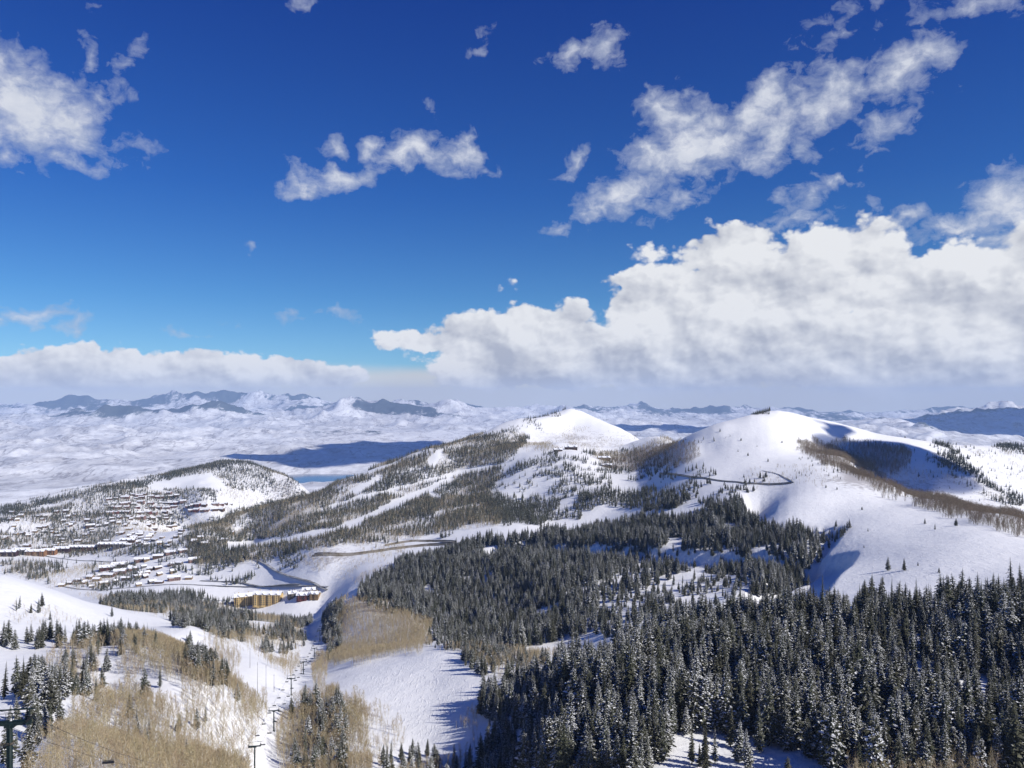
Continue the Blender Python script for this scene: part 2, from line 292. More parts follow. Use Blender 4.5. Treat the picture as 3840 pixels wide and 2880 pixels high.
def build_world():
    w = bpy.data.worlds.new('World'); SC.world = w; w.use_nodes = True
    t = NT(w.node_tree); bg = w.node_tree.nodes['Background']; bg.inputs['Strength'].default_value = .1
    sky = t.n('ShaderNodeTexSky', sky_type='NISHITA'); sky.sun_disc = False; sky.sun_elevation = SUN_EL; sky.sun_rotation = SUN_AZ
    sky.altitude = 2900; sky.air_density = 1.0; sky.dust_density = .1; sky.ozone_density = 3.5
    dirv = t.n('ShaderNodeNewGeometry').outputs['Incoming']
    tc = t.n('ShaderNodeTexCoord').outputs['Generated']
    s = t.n('ShaderNodeSeparateXYZ'); t.set(s.inputs[0], tc)
    K = 804.
    az = t.m('MULTIPLY', t.m('ARCTAN2', s.outputs[0], s.outputs[1]), K)
    el = t.m('MULTIPLY', t.m('ARCSINE', s.outputs[2]), K)
    # sky colour: deepen the Nishita sky as the polarised mountain sky of the place
    rp = t.n('ShaderNodeValToRGB'); t.set(rp.inputs[0], t.ss(el, 0, 420, 0, 1, False)); cr = rp.color_ramp
    ST = [(0, (.6, .85, .9)), (.143, (.445, .75, .92)), (.238, (.323, .676, .94)), (.476, (.152, .5, 1.0)), (.88, (.071, .33, 1.0)), (1, (.06, .31, .98))]
    while len(cr.elements) < len(ST): cr.elements.new(.5)
    for e_, (ps, cc) in zip(cr.elements, ST): e_.position = ps
    for e_, (ps, cc) in zip(cr.elements, ST): e_.color = c4(cc)
    tint = rp.outputs[0]
    q = t.n('ShaderNodeMix', data_type='RGBA', blend_type='MULTIPLY'); q.inputs[0].default_value = 1; t.set(q.inputs[6], sky.outputs[0]); t.set(q.inputs[7], tint)
    skyc = q.outputs[2]
    cmb = t.n('ShaderNodeCombineXYZ'); t.set(cmb.inputs[0], az); t.set(cmb.inputs[1], el); p = cmb.outputs[0]
    def warp(p, amt, sc, det):
        nz = t.noise(p, sc, det, .55, col=True)
        d = t.vm('SUBTRACT', nz, (.5, .5, .5)); return t.vm('ADD', p, t.vm('MULTIPLY', d, (amt, amt, 0)))
    pw = warp(warp(p, 60, 1/75., 2), 26, 1/20., 5)
    def conv(u, v):
        a = math.atan((u-CU)/F); e = math.atan(-(v-CV)/F*math.cos(a)); return a*K, e*K, math.cos(a)**2, math.cos(a)
    def field(blobs, P):
        acc = None
        for bl in blobs:
            u, v, ru, rv = bl[:4]; rot = bl[4] if len(bl) > 4 else 0; st = bl[5] if len(bl) > 5 else 1
            a, e, k, k2 = conv(u, v)
            mp = t.n('ShaderNodeMapping', vector_type='TEXTURE'); 
            if acc is None: t.set(mp.inputs[0], P)
            else:
                # keeps the evaluation of the cloud lobes one after the other
                ma = t.n('ShaderNodeVectorMath', operation='MULTIPLY_ADD'); t.set(ma.inputs[0], acc); ma.inputs[1].default_value = (1e-7, 1e-7, 1e-7); t.set(ma.inputs[2], P); t.set(mp.inputs[0], ma.outputs[0])
            mp.inputs['Location'].default_value = (a, e, 0); mp.inputs['Rotation'].default_value = (0, 0, R(-rot)); mp.inputs['Scale'].default_value = (ru*1.25*k, rv*1.25*k2, 1)
            ln = t.vm('LENGTH', mp.outputs[0], out=1)
            f = t.m('MULTIPLY_ADD', ln, -st, st)
            acc = f if acc is None else t.m('SMOOTH_MAX', acc, f, .12)
        return acc
    soft = [(12,98,56,46,0,1.5),(55,112,52,34,0,1.2),(95,92,30,11,-35,.7),(128,50,24,6,-55,.45),(86,45,22,5,-80,.35),(8,150,20,15,0,.8),(62,150,20,8,0,.8),(130,140,24,9,-10,.35),(0,60,30,14,0,.4),
        (335,172,42,12,-14),(300,184,20,7,-8,.9),(332,138,12,8,-45,.6),(420,150,42,12,6,1.1),(375,141,16,8,-20,.9),(455,145,24,11,8),(487,156,9,6,0,.6),
        (480,48,17,6,-38,.55),(578,45,30,12,-22,.85),(605,40,16,12,0,.6),
        (622,186,42,18,-22,1.1),(600,203,30,12,-14,1.1),(575,158,16,7,-45,.7),(690,152,80,24,-17,1.3),(672,108,26,22,-20,1.1),(760,108,48,24,-10,1.2),(690,128,50,22,-18,1.1),(795,125,60,24,-22,1.1),(835,92,28,26,-40,1.1),(905,75,40,22,-18,1.2),(880,128,24,18,0,.7),(680,195,34,8,-15,.6),
        (793,205,20,12,-30,.65),(795,222,30,6,-25,.55),(830,178,18,4,10,.5),(860,208,14,7,-40,.5),(902,214,28,9,-6,.95),(962,214,44,12,-8,1.),(1012,198,40,30,-20,1.2),(1015,236,40,14,0,1),
        (32,312,46,8,-12,.8),(76,320,14,12,20,.75),(2,328,12,9,0,1),(250,240,6,5,0,.6),(195,331,14,3,0,.4),(555,226,10,6,0,.4),(433,103,5,5,0,.3),(985,2,60,10,0,.5),(290,0,20,4,0,.3),(850,5,30,10,-40,.3),(320,318,30,3,0,.25)]
    cum = [(525,340,68,28,0,1.2),(486,339,50,18),(402,340,20,5,0,.4),(440,341,34,8,0,.8),(508,312,12,14,35,.35),(480,326,26,12,-30,.8),(566,318,26,14,0,.8),(650,308,44,34),(634,276,15,11),(690,300,60,40),(736,272,48,34),(800,290,85,48),(852,270,60,36),
        (870,290,70,40),(950,290,60,42),(1015,290,70,44),(1080,290,70,50),(800,354,270,34,0,1.3),(560,358,110,20,0,1.1),
        (-20,371,120,17,0,1.2),(85,371,90,18,0,1.2),(200,371,90,17,0,1.2),(285,373,60,14,0,1.1),(480,369,44,8,0,1),(550,379,90,8,0,1),(1000,384,120,8,0,1.1)]
    Fs = field(soft, pw); Fc = field(cum, warp(warp(p, 30, 1/60., 2), 15, 1/16., 5))
    psq = t.vm('MULTIPLY', p, (1, 1.35, 1))
    n = t.noise(psq, 1/42., 9, .58); ns = t.noise(warp(psq, 20, 1/24., 2), 1/26., 10, .62)
    dl = t.vm('ADD', psq, (7, 12, 0)); n2 = t.noise(dl, 1/42., 9, .58); n2b = t.noise(t.vm('ADD', psq, (14, 30, 0)), 1/60., 5, .5); n1b = t.noise(psq, 1/60., 5, .5)
    ds = t.m('ADD', Fs, t.m('MULTIPLY', t.m('SUBTRACT', ns, .535), 2.7))
    def billow(P):
        acc = 0
        for sc_, am in ((1/30., .5), (1/13., .27), (1/6., .14)):
            q = t.n('ShaderNodeTexVoronoi', feature='SMOOTH_F1', voronoi_dimensions='2D'); t.set(q.inputs['Vector'], P); q.inputs['Scale'].default_value = sc_; q.inputs['Smoothness'].default_value = .35
            v_1 = t.m('MULTIPLY', t.m('SUBTRACT', .5, q.outputs['Distance']), am); acc = v_1 if acc == 0 else t.m('ADD', acc, v_1)
        return acc
    pb = warp(psq, 12, 1/30., 3); B0 = billow(pb); B1 = billow(t.vm('ADD', pb, (5, 6, 0)))
    def big1(P):
        q = t.n('ShaderNodeTexVoronoi', feature='SMOOTH_F1', voronoi_dimensions='2D'); t.set(q.inputs['Vector'], P); q.inputs['Scale'].default_value = 1/74.; q.inputs['Smoothness'].default_value = .5; return q.outputs['Distance']
    pbb = warp(psq, 40, 1/60., 4); G0 = big1(pbb); G1 = big1(t.vm('ADD', pbb, (12, 20, 0)))
    dc = t.m('ADD', t.m('ADD', Fc, t.m('ADD', t.m('MULTIPLY', B0, .8), t.m('MULTIPLY_ADD', G0, -.5, .22))), t.m('MULTIPLY', t.m('SUBTRACT', n, .5), 1.0))
    aS = t.m('POWER', t.ss(ds, -.12, 1.1, 0, .95, False), .8); aC = t.ss(dc, -.02, .19)
    # cumulus shading
    rel = t.m('ADD', t.m('ADD', t.m('MULTIPLY', t.m('SUBTRACT', G1, G0), 1.0), t.m('MULTIPLY', t.m('SUBTRACT', B0, B1), 1.4)), t.m('ADD', t.m('MULTIPLY', t.m('SUBTRACT', n, n2), 1.0), t.m('MULTIPLY', t.m('SUBTRACT', n1b, n2b), 2.2)))
    low = t.ss(el, 10, 95); lowl = t.ss(el, 12, 34)
    left = t.ss(az, -170, -90)
    hgt = t.mix(left, lowl, low)
    edge = t.ss(dc, .05, .8, .16, 0)
    big = t.noise(psq, 1/95., 3, .5)
    lum = t.m('ADD', t.m('ADD', t.m('MULTIPLY', hgt, .40), t.m('MULTIPLY', rel, .8)), t.m('ADD', edge, t.m('MULTIPLY_ADD', big, 1.1, -.22)))
    lum = t.ss(lum, .0, 1.0, 0, 1, False)
    cC = t.mix(lum, CL_DARK, CL_LIGHT)
    relS = t.m('MULTIPLY', t.m('SUBTRACT', n, n2), 1.6)
    lumS = t.m('ADD', t.ss(ds, .1, 1.1, .1, .75), relS, clamp=True)
    cS = t.mix(lumS, CS_DARK, CS_LIGHT)
    c = t.mix(aS, skyc, cS)
    # far cloud deck hugging the horizon
    deckn = t.noise(t.vm('MULTIPLY', p, (1, 3, 1)), 1/90., 5, .5)
    top = t.m('MULTIPLY_ADD', deckn, 26, t.ss(az, -160, 160, 20, 24, False))
    deck = t.ss(el, t.m('ADD', top, 6), t.m('SUBTRACT', top, 14))
    dcol = t.mix(t.ss(az, -420, 420), DECK_L, DECK_R)
    c = t.mix(t.m('MULTIPLY', deck, .9), c, dcol)
    c = t.mix(aC, c, cC)
    c = t.mix(t.ss(el, 22, 4, 0, .85), c, dcol)
    # only above the ground and in front; the sky away from the view keeps plain blue with light cloud
    t.set(bg.inputs['Color'], c)
    w.cycles.sampling_method = 'MANUAL'; w.cycles.sample_map_resolution = 512
SKY_TINT_LO = (.42, .98, 1.45, 1); SKY_TINT_HI = (.10, .40, 1.08, 1)
CL_DARK = (4.5, 4.75, 5.5, 1); CL_LIGHT = (8.3, 8.4, 8.6, 1); CS_DARK = (4.2, 4.8, 6.2, 1); CS_LIGHT = (7.6, 7.8, 8.4, 1)
DECK_L = (7.6, 7.4, 6.9, 1); DECK_R = (6.4, 6.1, 5.5, 1)
# ------------------------------------------------------------------ mesh collector
class MB:
    def __init__(s): s.v = []; s.f = []; s.mi = []
    def face(s, pts, mi=0):
        k = len(s.v); s.v.extend([tuple(p) for p in pts]); s.f.append(tuple(range(k, k+len(pts)))); s.mi.append(mi)
    def box(s, c, sz, mi=0, M4=None, taper=1.):
        x, y, z = sz[0]/2, sz[1]/2, sz[2]/2
        P8 = [Vector((c[0]+sx*x*(taper if k else 1), c[1]+sy*y*(taper if k else 1), c[2]+(z if k else -z))) for k in (0, 1) for sx, sy in ((-1,-1),(1,-1),(1,1),(-1,1))]
        if M4 is not None: P8 = [M4 @ p for p in P8]
        k = len(s.v); s.v.extend([tuple(p) for p in P8])
        for f in ((3,2,1,0),(4,5,6,7),(0,1,5,4),(1,2,6,5),(2,3,7,6),(3,0,4,7)): s.f.append(tuple(k+i for i in f)); s.mi.append(mi)
    def tube(s, a, b, r0, r1=None, n=8, mi=0, cap=True):
        a = Vector(a); b = Vector(b); r1 = r0 if r1 is None else r1; d = (b-a)
        if d.length < 1e-9: return
        q = d.to_track_quat('Z', 'Y'); k = len(s.v)
        for p, r in ((a, r0), (b, r1)):
            for i in range(n):
                an = 2*math.pi*i/n; s.v.append(tuple(p+q @ Vector((math.cos(an)*r, math.sin(an)*r, 0))))
        for i in range(n):
            j = (i+1) % n; s.f.append((k+i, k+j, k+n+j, k+n+i)); s.mi.append(mi)
        if cap: s.f.append(tuple(k+i for i in range(n))[::-1]); s.f.append(tuple(k+n+i for i in range(n))); s.mi += [mi, mi]
    def path(s, pts, r, n=6, mi=0):
        for a, b in zip(pts[:-1], pts[1:]): s.tube(a, b, r, r, n, mi, cap=False)
    def mesh(s, name, mats, smooth=False):
        me = bpy.data.meshes.new(name); me.from_pydata(s.v, [], s.f)
        for m in mats: me.materials.append(m)
        if len(mats) > 1: me.polygons.foreach_set('material_index', np.array(s.mi, dtype=np.int32))
        if smooth: me.polygons.foreach_set('use_smooth', np.ones(len(s.f), bool))
        me.update(); return me
    def build(s, name, mats, parent=None, smooth=False):
        o = bpy.data.objects.new(name, s.mesh(name, mats if isinstance(mats, list) else [mats], smooth)); COL.objects.link(o)
        if parent is not None: o.parent = parent
        return o
def tag(o, label, cat, group=None, kind=None):
    if label: o['label'] = label
    if cat: o['category'] = cat
    if group: o['group'] = group
    if kind: o['kind'] = kind
    return o
def empty(name, loc, rz=0, sc=None):
    o = bpy.data.objects.new(name, None); COL.objects.link(o); o.location = loc; o.rotation_euler = (0, 0, rz); o.empty_display_size = .5
    if sc: o.scale = sc
    return o
def copy_tree(o, parent=None):
    c = o.copy(); COL.objects.link(c); c.parent = parent
    for ch in list(o.children): copy_tree(ch, c)
    return c

# ------------------------------------------------------------------ trees, unit height
def conifer(seed, whorls, per, rad, snow, shape=.85, core=True):
    r = random.Random(seed); cr = MB()
    lean = (r.uniform(-.01, .01), r.uniform(-.01, .01))
    gap = [r.uniform(.0, 6.28) for _ in range(3)]
    for k in range(whorls):
        f = (k+r.random()*.6)/whorls; z = .07+.92*f**.92
        L0 = rad*((1-f)**shape)*(.82+.36*r.random())+.006
        if f < .1: L0 *= .55+4*f
        n = max(3, int(per*(1-.55*f)))
        a0 = r.uniform(0, 6.28)
        for j in range(n):
            a = a0+6.283*j/n+r.uniform(-.35, .35); L = L0*r.uniform(.55, 1.22)
            if any(abs((a-g+3.14) % 6.28-3.14) < .25 for g in gap) and r.random() < .4: L *= .6
            ca, sa = math.cos(a), math.sin(a); zz = z+r.uniform(-.012, .012)
            cx, cy = lean[0]*z, lean[1]*z
            w = L*r.uniform(.26, .42)+.004; up = L*r.uniform(.02, .16); dr = -L*r.uniform(.12, .42)
            p0 = (cx, cy, zz); pm = (cx+ca*L*.55, cy+sa*L*.55, zz+up*.4+dr*.35); p1 = (cx+ca*L, cy+sa*L, zz+dr)
            l = (pm[0]-sa*w*.6, pm[1]+ca*w*.6, pm[2]-L*.12); rr = (pm[0]+sa*w*.6, pm[1]-ca*w*.6, pm[2]-L*.12)
            cr.face([p0, rr, pm], 0); cr.face([p0, pm, l], 0); cr.face([pm, rr, p1], 0); cr.face([pm, p1, l], 0)
            # hanging spray
            h = L*r.uniform(.16, .34)
            cr.face([pm, (pm[0]+ca*L*.1, pm[1]+sa*L*.1, pm[2]-h), (cx+ca*L*1.02, cy+sa*L*1.02, p1[2]-h*.5), p1], 0)
            for q in range(3):
                if r.random() > snow: continue
                f2 = r.uniform(.3, 1.0); sd = r.uniform(-.5, .5)*w*(1.2-abs(f2-.55)); o = .003+L*.02; e = L*r.uniform(.12, .24)+.0013
                X0 = cx+ca*L*f2-sa*sd; Y0 = cy+sa*L*f2+ca*sd; Z0 = (zz+(pm[2]-zz)*f2/.55 if f2 < .55 else pm[2]+(p1[2]-pm[2])*(f2-.55)/.45)-abs(sd)*.25+o
                rt = r.uniform(0, 3.14); c1, s1 = math.cos(rt)*e, math.sin(rt)*e
                cr.face([(X0-c1, Y0-s1, Z0), (X0+s1*.7, Y0-c1*.7, Z0+r.uniform(-.3, .3)*e), (X0+c1, Y0+s1, Z0-.35*e), (X0-s1*.7, Y0+c1*.7, Z0+r.uniform(-.1, .5)*e)], 1)
    if core:
        k0 = len(cr.v); n = 7
        for i in range(n): a = 6.283*i/n; q = rad*.34*r.uniform(.8, 1.2); cr.v.append((math.cos(a)*q, math.sin(a)*q, .1+r.uniform(-.02, .03)))
        cr.v.append((lean[0], lean[1], .985)); cr.v.append((0, 0, .06))
        for i in range(n): j = (i+1) % n; cr.f += [(k0+i, k0+j, k0+n), (k0+j, k0+i, k0+n+1)]; cr.mi += [0, 0]
    cr.tube((lean[0]*.9, lean[1]*.9, .9), (lean[0], lean[1], 1.01), .004, .001, 4, 0)
    tr = MB(); tr.tube((0, 0, -.06), (0, 0, .3), .014, .011, 6); tr.tube((0, 0, .3), (lean[0]*.93, lean[1]*.93, .93), .011, .003, 5)
    return cr, tr
def aspen(seed, nb, ntw, w, rad=.17, start=.3, stems=1):
    r = random.Random(seed); cr = MB(); tr = MB()
    for st in range(stems):
        bx, by = (r.uniform(-.1, .1), r.uniform(-.1, .1)) if stems > 1 else (0, 0); H = r.uniform(.75, 1) if st else 1
        pts = [Vector((bx+r.uniform(-.015, .015)*k, by+r.uniform(-.015, .015)*k, H*(k/5)-(.05 if k == 0 else 0))) for k in range(6)]
        for k in range(5): tr.tube(pts[k], pts[k+1], .013*(1-k/5.8), .013*(1-(k+1)/5.8), 5, 0, cap=False)
        def at(f): f = min(.999, max(0, f))*5; i = int(f); return pts[i].lerp(pts[i+1], f-i)
        for b in range(nb//stems):
            f = start+(1-start)*(b+r.random())/(nb/stems); f = min(f, .99)
            a = r.uniform(0, 6.283); L = rad*(1.15-abs(f-.55)*1.3)*r.uniform(.6, 1.2); e = r.uniform(.5, 1.15)
            d = Vector((math.cos(a)*math.cos(e), math.sin(a)*math.cos(e), math.sin(e))); p = at(f); q = p+d*L*1.5
            sd = d.cross(Vector((r.uniform(-1, 1), r.uniform(-1, 1), r.uniform(-.5, .5)))).normalized()*w*.7
            cr.face([p-sd, p+sd, q], 0)
            for k in range(ntw):
                g = r.uniform(.2, 1); p2 = p.lerp(q, g); a2 = r.uniform(0, 6.283); e2 = r.uniform(.1, 1.4); l2 = L*r.uniform(.35, .9)
                d2 = (Vector((math.cos(a2)*math.cos(e2), math.sin(a2)*math.cos(e2), math.sin(e2)))+d*.6).normalized()
                s2 = d2.cross(Vector((r.uniform(-1, 1), r.uniform(-1, 1), r.uniform(-1, 1)))).normalized()*w*r.uniform(.35, .6)
                cr.face([p2-s2, p2+s2, p2+d2*l2], 0)
    return cr, tr
MC = [M['needle'], M['snowc']]
CON = []      # detailed conifers: (crown mesh, trunk mesh)
for k, (sd, wh, pr, rad, sn, sh) in enumerate([(1, 36, 10, .17, .8, .7), (2, 40, 9, .145, .9, .8), (3, 32, 11, .205, .75, .62), (4, 38, 9, .165, .5, .72), (5, 34, 10, .19, 1.0, .66), (6, 40, 7, .11, .7, .9)]):
    a, b = conifer(sd, wh, pr, rad, sn, sh); CON.append((a.mesh('conifer_crown', MC), b.mesh('conifer_trunk', [M['bark']])))
def joined(a, b, name, mats, shift):
    k = len(a.v); a.v += b.v; a.f += [tuple(i+k for i in f) for f in b.f]; a.mi += [shift]*len(b.f); return a.mesh(name, mats)
FCON = []
for k, (sd, wh, pr, rad, sn, sh) in enumerate([(11, 13, 7, .19, .45, .8), (12, 13, 6, .15, .6, .9), (13, 11, 7, .22, .4, .7), (14, 12, 6, .18, .2, .8)]):
    a, b = conifer(sd, wh, pr, rad, sn, sh); FCON.append(joined(a, b, 'distant_conifer', MC+[M['bark']], 2))
ASP = []
for k, (sd, nb, nt_, w, rad) in enumerate([(21, 28, 8, .0072, .14), (22, 25, 8, .0072, .18), (23, 31, 7, .0068, .12), (24, 22, 8, .0075, .19)]):
    a, b = aspen(sd, nb, nt_, w, rad, .28); ASP.append((a.mesh('aspen_crown', [M['twig']]), b.mesh('aspen_trunk', [M['aspen']])))
FASP = []
for k, (sd, mt) in enumerate([(31, 'twig'), (32, 'twig'), (33, 'twigd'), (34, 'twigd')]):
    a, b = aspen(sd, 16, 5, .016, .22, .12, 2); FASP.append(joined(a, b, 'distant_bare_tree', [M[mt], M['aspen' if mt == 'twig' else 'twigd']], 1))
def inpoly(px, py, poly):
    ins = np.zeros(px.shape, bool); n = len(poly)
    for i in range(n):
        x0, y0 = poly[i]; x1, y1 = poly[(i+1) % n]
        if y0 == y1: continue
        c = ((y0 > py) != (y1 > py)) & (px < (x1-x0)*(py-y0)/(y1-y0)+x0); ins ^= c
    return ins
def dline(px, py, line):
    best = np.full(px.shape, 1e9)
    for (x0, y0), (x1, y1) in zip(line[:-1], line[1:]):
        dx, dy = x1-x0, y1-y0; t = np.clip(((px-x0)*dx+(py-y0)*dy)/(dx*dx+dy*dy), 0, 1)
        best = np.minimum(best, np.hypot((px-x0-t*dx), (py-y0-t*dy)))
    return best
# open ski runs kept clear of trees: (polyline in bearing/fall units, half width)
RUNS = [([(530,459),(512,463),(453,475),(406,487),(360,498),(331,507)], 2.2), ([(450,480),(430,489),(406,500),(383,510),(360,522),(331,531),(279,541),(230,546)], 3.6),
        ([(400,463),(362,474),(321,485),(256,500),(215,512)], 2.2), ([(440,455),(432,462)], 5), ([(380,478),(372,484),(355,492)], 3.5), ([(246,520),(236,528)], 5),
        ([(430,493),(440,500)], 3), ([(455,510),(480,505),(520,498)], 1.6), ([(315,552),(300,556),(280,560)], 2.5)]
EX = {}
TREES = []   # dicts of arrays
def scatter(zone, kind, poly, cell, h, d, prob=1., clump=None, excl=(), runs=False, seed=0, margin=None, line=None):
    g = np.random.default_rng(1000+seed+len(TREES)*17)
    us = [p[0] for p in poly]; smin, smax = (min(us)-CU)/F, (max(us)-CU)/F
    x0 = min(smin*d[0], smin*d[1]); x1 = max(smax*d[0], smax*d[1])
    X, Y = np.meshgrid(np.arange(x0, x1, cell), np.arange(d[0], d[1], cell)); X = X.ravel(); Y = Y.ravel()
    X = X+g.uniform(-.5, .5, X.shape)*cell*1.1; Y = Y+g.uniform(-.5, .5, X.shape)*cell*1.1
    k = (Y > d[0]) & (X/Y > smin) & (X/Y < smax); X, Y = X[k], Y[k]
    Zt = zat(X, Y); u, v = proj(X, Y, Zt)
    ja = np.clip(14*F/Y, 0, 16); uj = u+ja*fbm(X/26, Y/26, 3, 301+seed)*1.6; vj = v+ja*.5*fbm(X/26, Y/26, 3, 401+seed)*1.6
    k = inpoly(uj, vj, poly)
    for e in excl: k &= ~inpoly(uj, vj, e)
    if runs:
        for ln, wd in RUNS: k &= dline(u, v, ln) > wd*(.45+.85*vnoise(X/38, Y/38, 5))
    X, Y, Zt, u, v = X[k], Y[k], Zt[k], u[k], v[k]
    p = np.full(X.shape, prob)
    if clump: p = p*sstep(clump[1]-clump[2], clump[1]+clump[2], fbm(X/clump[0], Y/clump[0], 4, 77+seed)*.5+.5)
    H = h[0]+(h[1]-h[0])*g.beta(2.2, 2.4, X.shape); H = H*(.68+.6*vnoise(X/45, Y/45, 8)); H = np.where(g.random(X.shape) < .12, H*.55, H)
    hz = hor(X, Y); mg = 12 if margin is None else margin
    k = (g.random(X.shape) < p) & ((Zt+H+mg)/Y > hz)
    TREES.append(dict(zone=zone, kind=kind, x=X[k], y=Y[k], z=Zt[k], h=H[k], u=u[k], v=v[k]))
# ---- big dark forest on the bench, lower right
A = [(492,704),(500,684),(530,682),(556,676),(600,666),(640,656),(680,644),(720,630),(748,620),(770,618),(790,612),(815,610),(840,616),(880,612),(930,616),(980,612),(1024,606),(1100,604),(1420,640),(1500,900),(1024,900),(900,790),(845,770),(800,752),(770,740),(672,742),(650,790),(486,790),(478,745),(490,725)]
gaps = [[(545,712),(575,700),(590,716),(560,730)],[(470,745),(486,722),(500,712),(512,722),(492,760),(470,775)]]
scatter('near', 'con', A, 4.6, (9, 28), (262, 640), .96, (30, .31, .12), excl=gaps, seed=1)
scatter('near', 'con', [(500,790),(500,740),(660,738),(655,790)], 5, (14, 28), (255, 380), .5, seed=2)
scatter('edge', 'con', [(484,700),(500,690),(508,740),(494,745),(484,720)], 4.0, (13, 23), (400, 580), .8, seed=2)
scatter('near', 'con', [(665,790),(680,742),(790,745),(800,790)], 8, (12, 19), (260, 330), .16, seed=3)
# ---- mid hillside forest
B = [(358,600),(362,588),(380,574),(400,566),(430,556),(470,546),(512,540),(565,533),(628,526),(672,517),(700,506),(742,505),(745,520),(764,532),(806,532),(826,536),(828,548),(812,572),(802,592),(780,600),(760,600),(700,610),(660,620),(620,634),(580,642),(540,650),(500,650),(470,645),(440,628),(400,612),(372,606)]
S = [(590,606),(606,580),(640,562),(700,556),(744,560),(752,580),(740,600),(700,622),(650,632),(606,632)]
scatter('mid', 'con', B, 4.8, (9, 24), (560, 1420), .93, (38, .36, .12), excl=[S], seed=4)
scatter('mid', 'con', S, 5, (8, 20), (560, 1250), .6, (22, .5, .1), seed=5)
scatter('mid', 'con', [(440,640),(470,640),(520,655),(560,668),(500,682),(470,668)], 5, (8, 15), (560, 800), .5, seed=6)
scatter('mid', 'con', [(818,536),(848,524),(850,530),(822,548)], 4.5, (8, 14), (840, 1000), .7, seed=6)
# ---- central ridge
C = [(186,538),(196,524),(230,514),(280,498),(340,480),(417,454),(463,438),(500,434),(530,436),(520,450),(500,470),(500,480),(486,495),(500,508),(506,520),(470,530),(440,536),(400,540),(372,545),(352,542),(326,547),(300,552),(262,562),(232,566),(200,566),(186,556)]
NO = [[(335,552),(345,534),(375,536),(440,530),(505,518),(480,512),(440,524),(400,532),(380,528),(352,532),(330,536)]]
scatter('ridge', 'con', C, 6.0, (8, 19), (1450, 3000), .85, (70, .36, .13), runs=True, seed=7)
scatter('ridge', 'asp', C, 5.4, (6, 11), (1450, 3000), .85, (90, .36, .14), runs=True, seed=8)
scatter('ridge', 'asp', [(380,470),(420,455),(470,440),(560,446),(560,452),(520,452),(500,462),(450,470)], 6.5, (7, 10), (1900, 2900), .85, (160, .42, .1), runs=True, seed=9)
D = [(486,480),(500,470),(522,462),(548,452),(592,452),(600,462),(612,482),(606,494),(560,497),(545,506),(520,520),(500,520),(492,500)]
scatter('knoll', 'con', D, 6.5, (8, 16), (1500, 2200), .8, (34, .50, .06), seed=10)
scatter('knoll', 'con', [(480,500),(560,498),(640,490),(690,498),(700,508),(650,512),(600,508),(565,522),(500,526)], 6, (9, 18), (1300, 1900), .95, (60, .34, .1), seed=11)
scatter('knoll', 'con', [(600,455),(620,450),(680,456),(682,470),(650,480),(610,478)], 7.5, (8, 15), (1600, 2300), .8, (40, .48, .08), seed=12)
scatter('knoll', 'con', [(660,480),(690,470),(710,465),(712,474),(690,484),(740,486),(760,476),(770,486),(745,505),(700,505),(665,498)], 7.5, (7, 15), (1250, 1900), .75, (36, .5, .08), seed=13)
scatter('knoll', 'con', [(598,452),(640,446),(700,440),(730,434),(731,436),(690,446),(650,456)], 8, (6, 10), (1600, 2500), .5, seed=14)
scatter('peak', 'con', [(440,448),(463,436),(509,421),(546,410),(566,409),(566,414),(552,420),(540,432),(520,446),(490,452),(460,456)], 9, (9, 16), (2200, 2980), .9, (55, .55, .06), seed=15)
scatter('peak', 'con', [(751,418),(754,411),(766,409),(770,413),(768,419)], 5.5, (8, 13), (1850, 2010), .95, seed=16)
# brown bare woods by the saddle
scatter('saddle', 'asp', [(500,455),(540,440),(600,447),(640,446),(660,440),(690,440),(672,456),(600,462),(590,450),(560,448)], 7, (6, 9), (1900, 2700), .6, (70, .46, .1), seed=17)
scatter('saddle', 'brn', [(600,462),(640,452),(668,446),(690,444),(700,452),(692,462),(670,468),(640,470),(610,472)], 5, (7, 10), (1600, 2500), .95, seed=18)
scatter('saddle', 'asp', [(590,455),(640,448),(660,439),(672,439),(650,452),(600,462)], 5.5, (7, 9), (1800, 2600), .95, seed=19)
scatter('saddle', 'asp', [(560,430),(580,426),(640,438),(620,444),(560,442)], 7, (4, 8), (2200, 2850), .7, (60, .47, .1), seed=20)
# ---- right ridge: brown strip beyond the crest, bowl
scatter('strip', 'brn', [(798,442),(818,442),(845,455),(890,483),(950,499),(1024,517),(1150,549),(1200,556),(1200,588),(1150,571),(1024,535),(950,514),(890,497),(845,471),(812,458)], 4.4, (8, 12), (560, 2000), .97, (60, .3, .08), seed=21, margin=4)
scatter('bowl', 'brn', [(826,447),(840,440),(870,443),(900,446),(915,452),(912,466),(890,475),(860,468),(840,458)], 4.5, (8, 12), (1450, 2100), .97, seed=23)
scatter('bowl', 'brn', [(795,443),(812,442),(815,449),(800,450)], 4.5, (6, 9), (1500, 1950), .97, seed=24)
scatter('bowl', 'con', [(918,447),(948,444),(970,465),(978,476),(1000,488),(1024,500),(1024,508),(990,500),(962,484),(940,470)], 6, (10, 17), (1400, 2100), .9, (60, .42, .1), seed=25)
scatter('bowl', 'asp', [(860,470),(920,468),(1000,498),(1100,520),(1100,545),(1024,528),(950,505)], 6, (5, 9), (1200, 1900), .7, (80, .48, .1), seed=26)
scatter('bowl', 'con', [(988,450),(1005,443),(1060,440),(1100,455),(1024,455)], 7, (9, 15), (1700, 2500), .9, (60, .42, .1), seed=27)
scatter('bowl', 'asp', [(968,452),(1000,452),(1100,462),(1100,510),(1010,482)], 7, (5, 9), (1500, 2300), .7, (80, .45, .1), seed=28)
scatter('bowl', 'con', [(880,450),(960,444),(1024,470),(1024,520),(940,490)], 16, (6, 11), (1300, 2100), .3, seed=29)
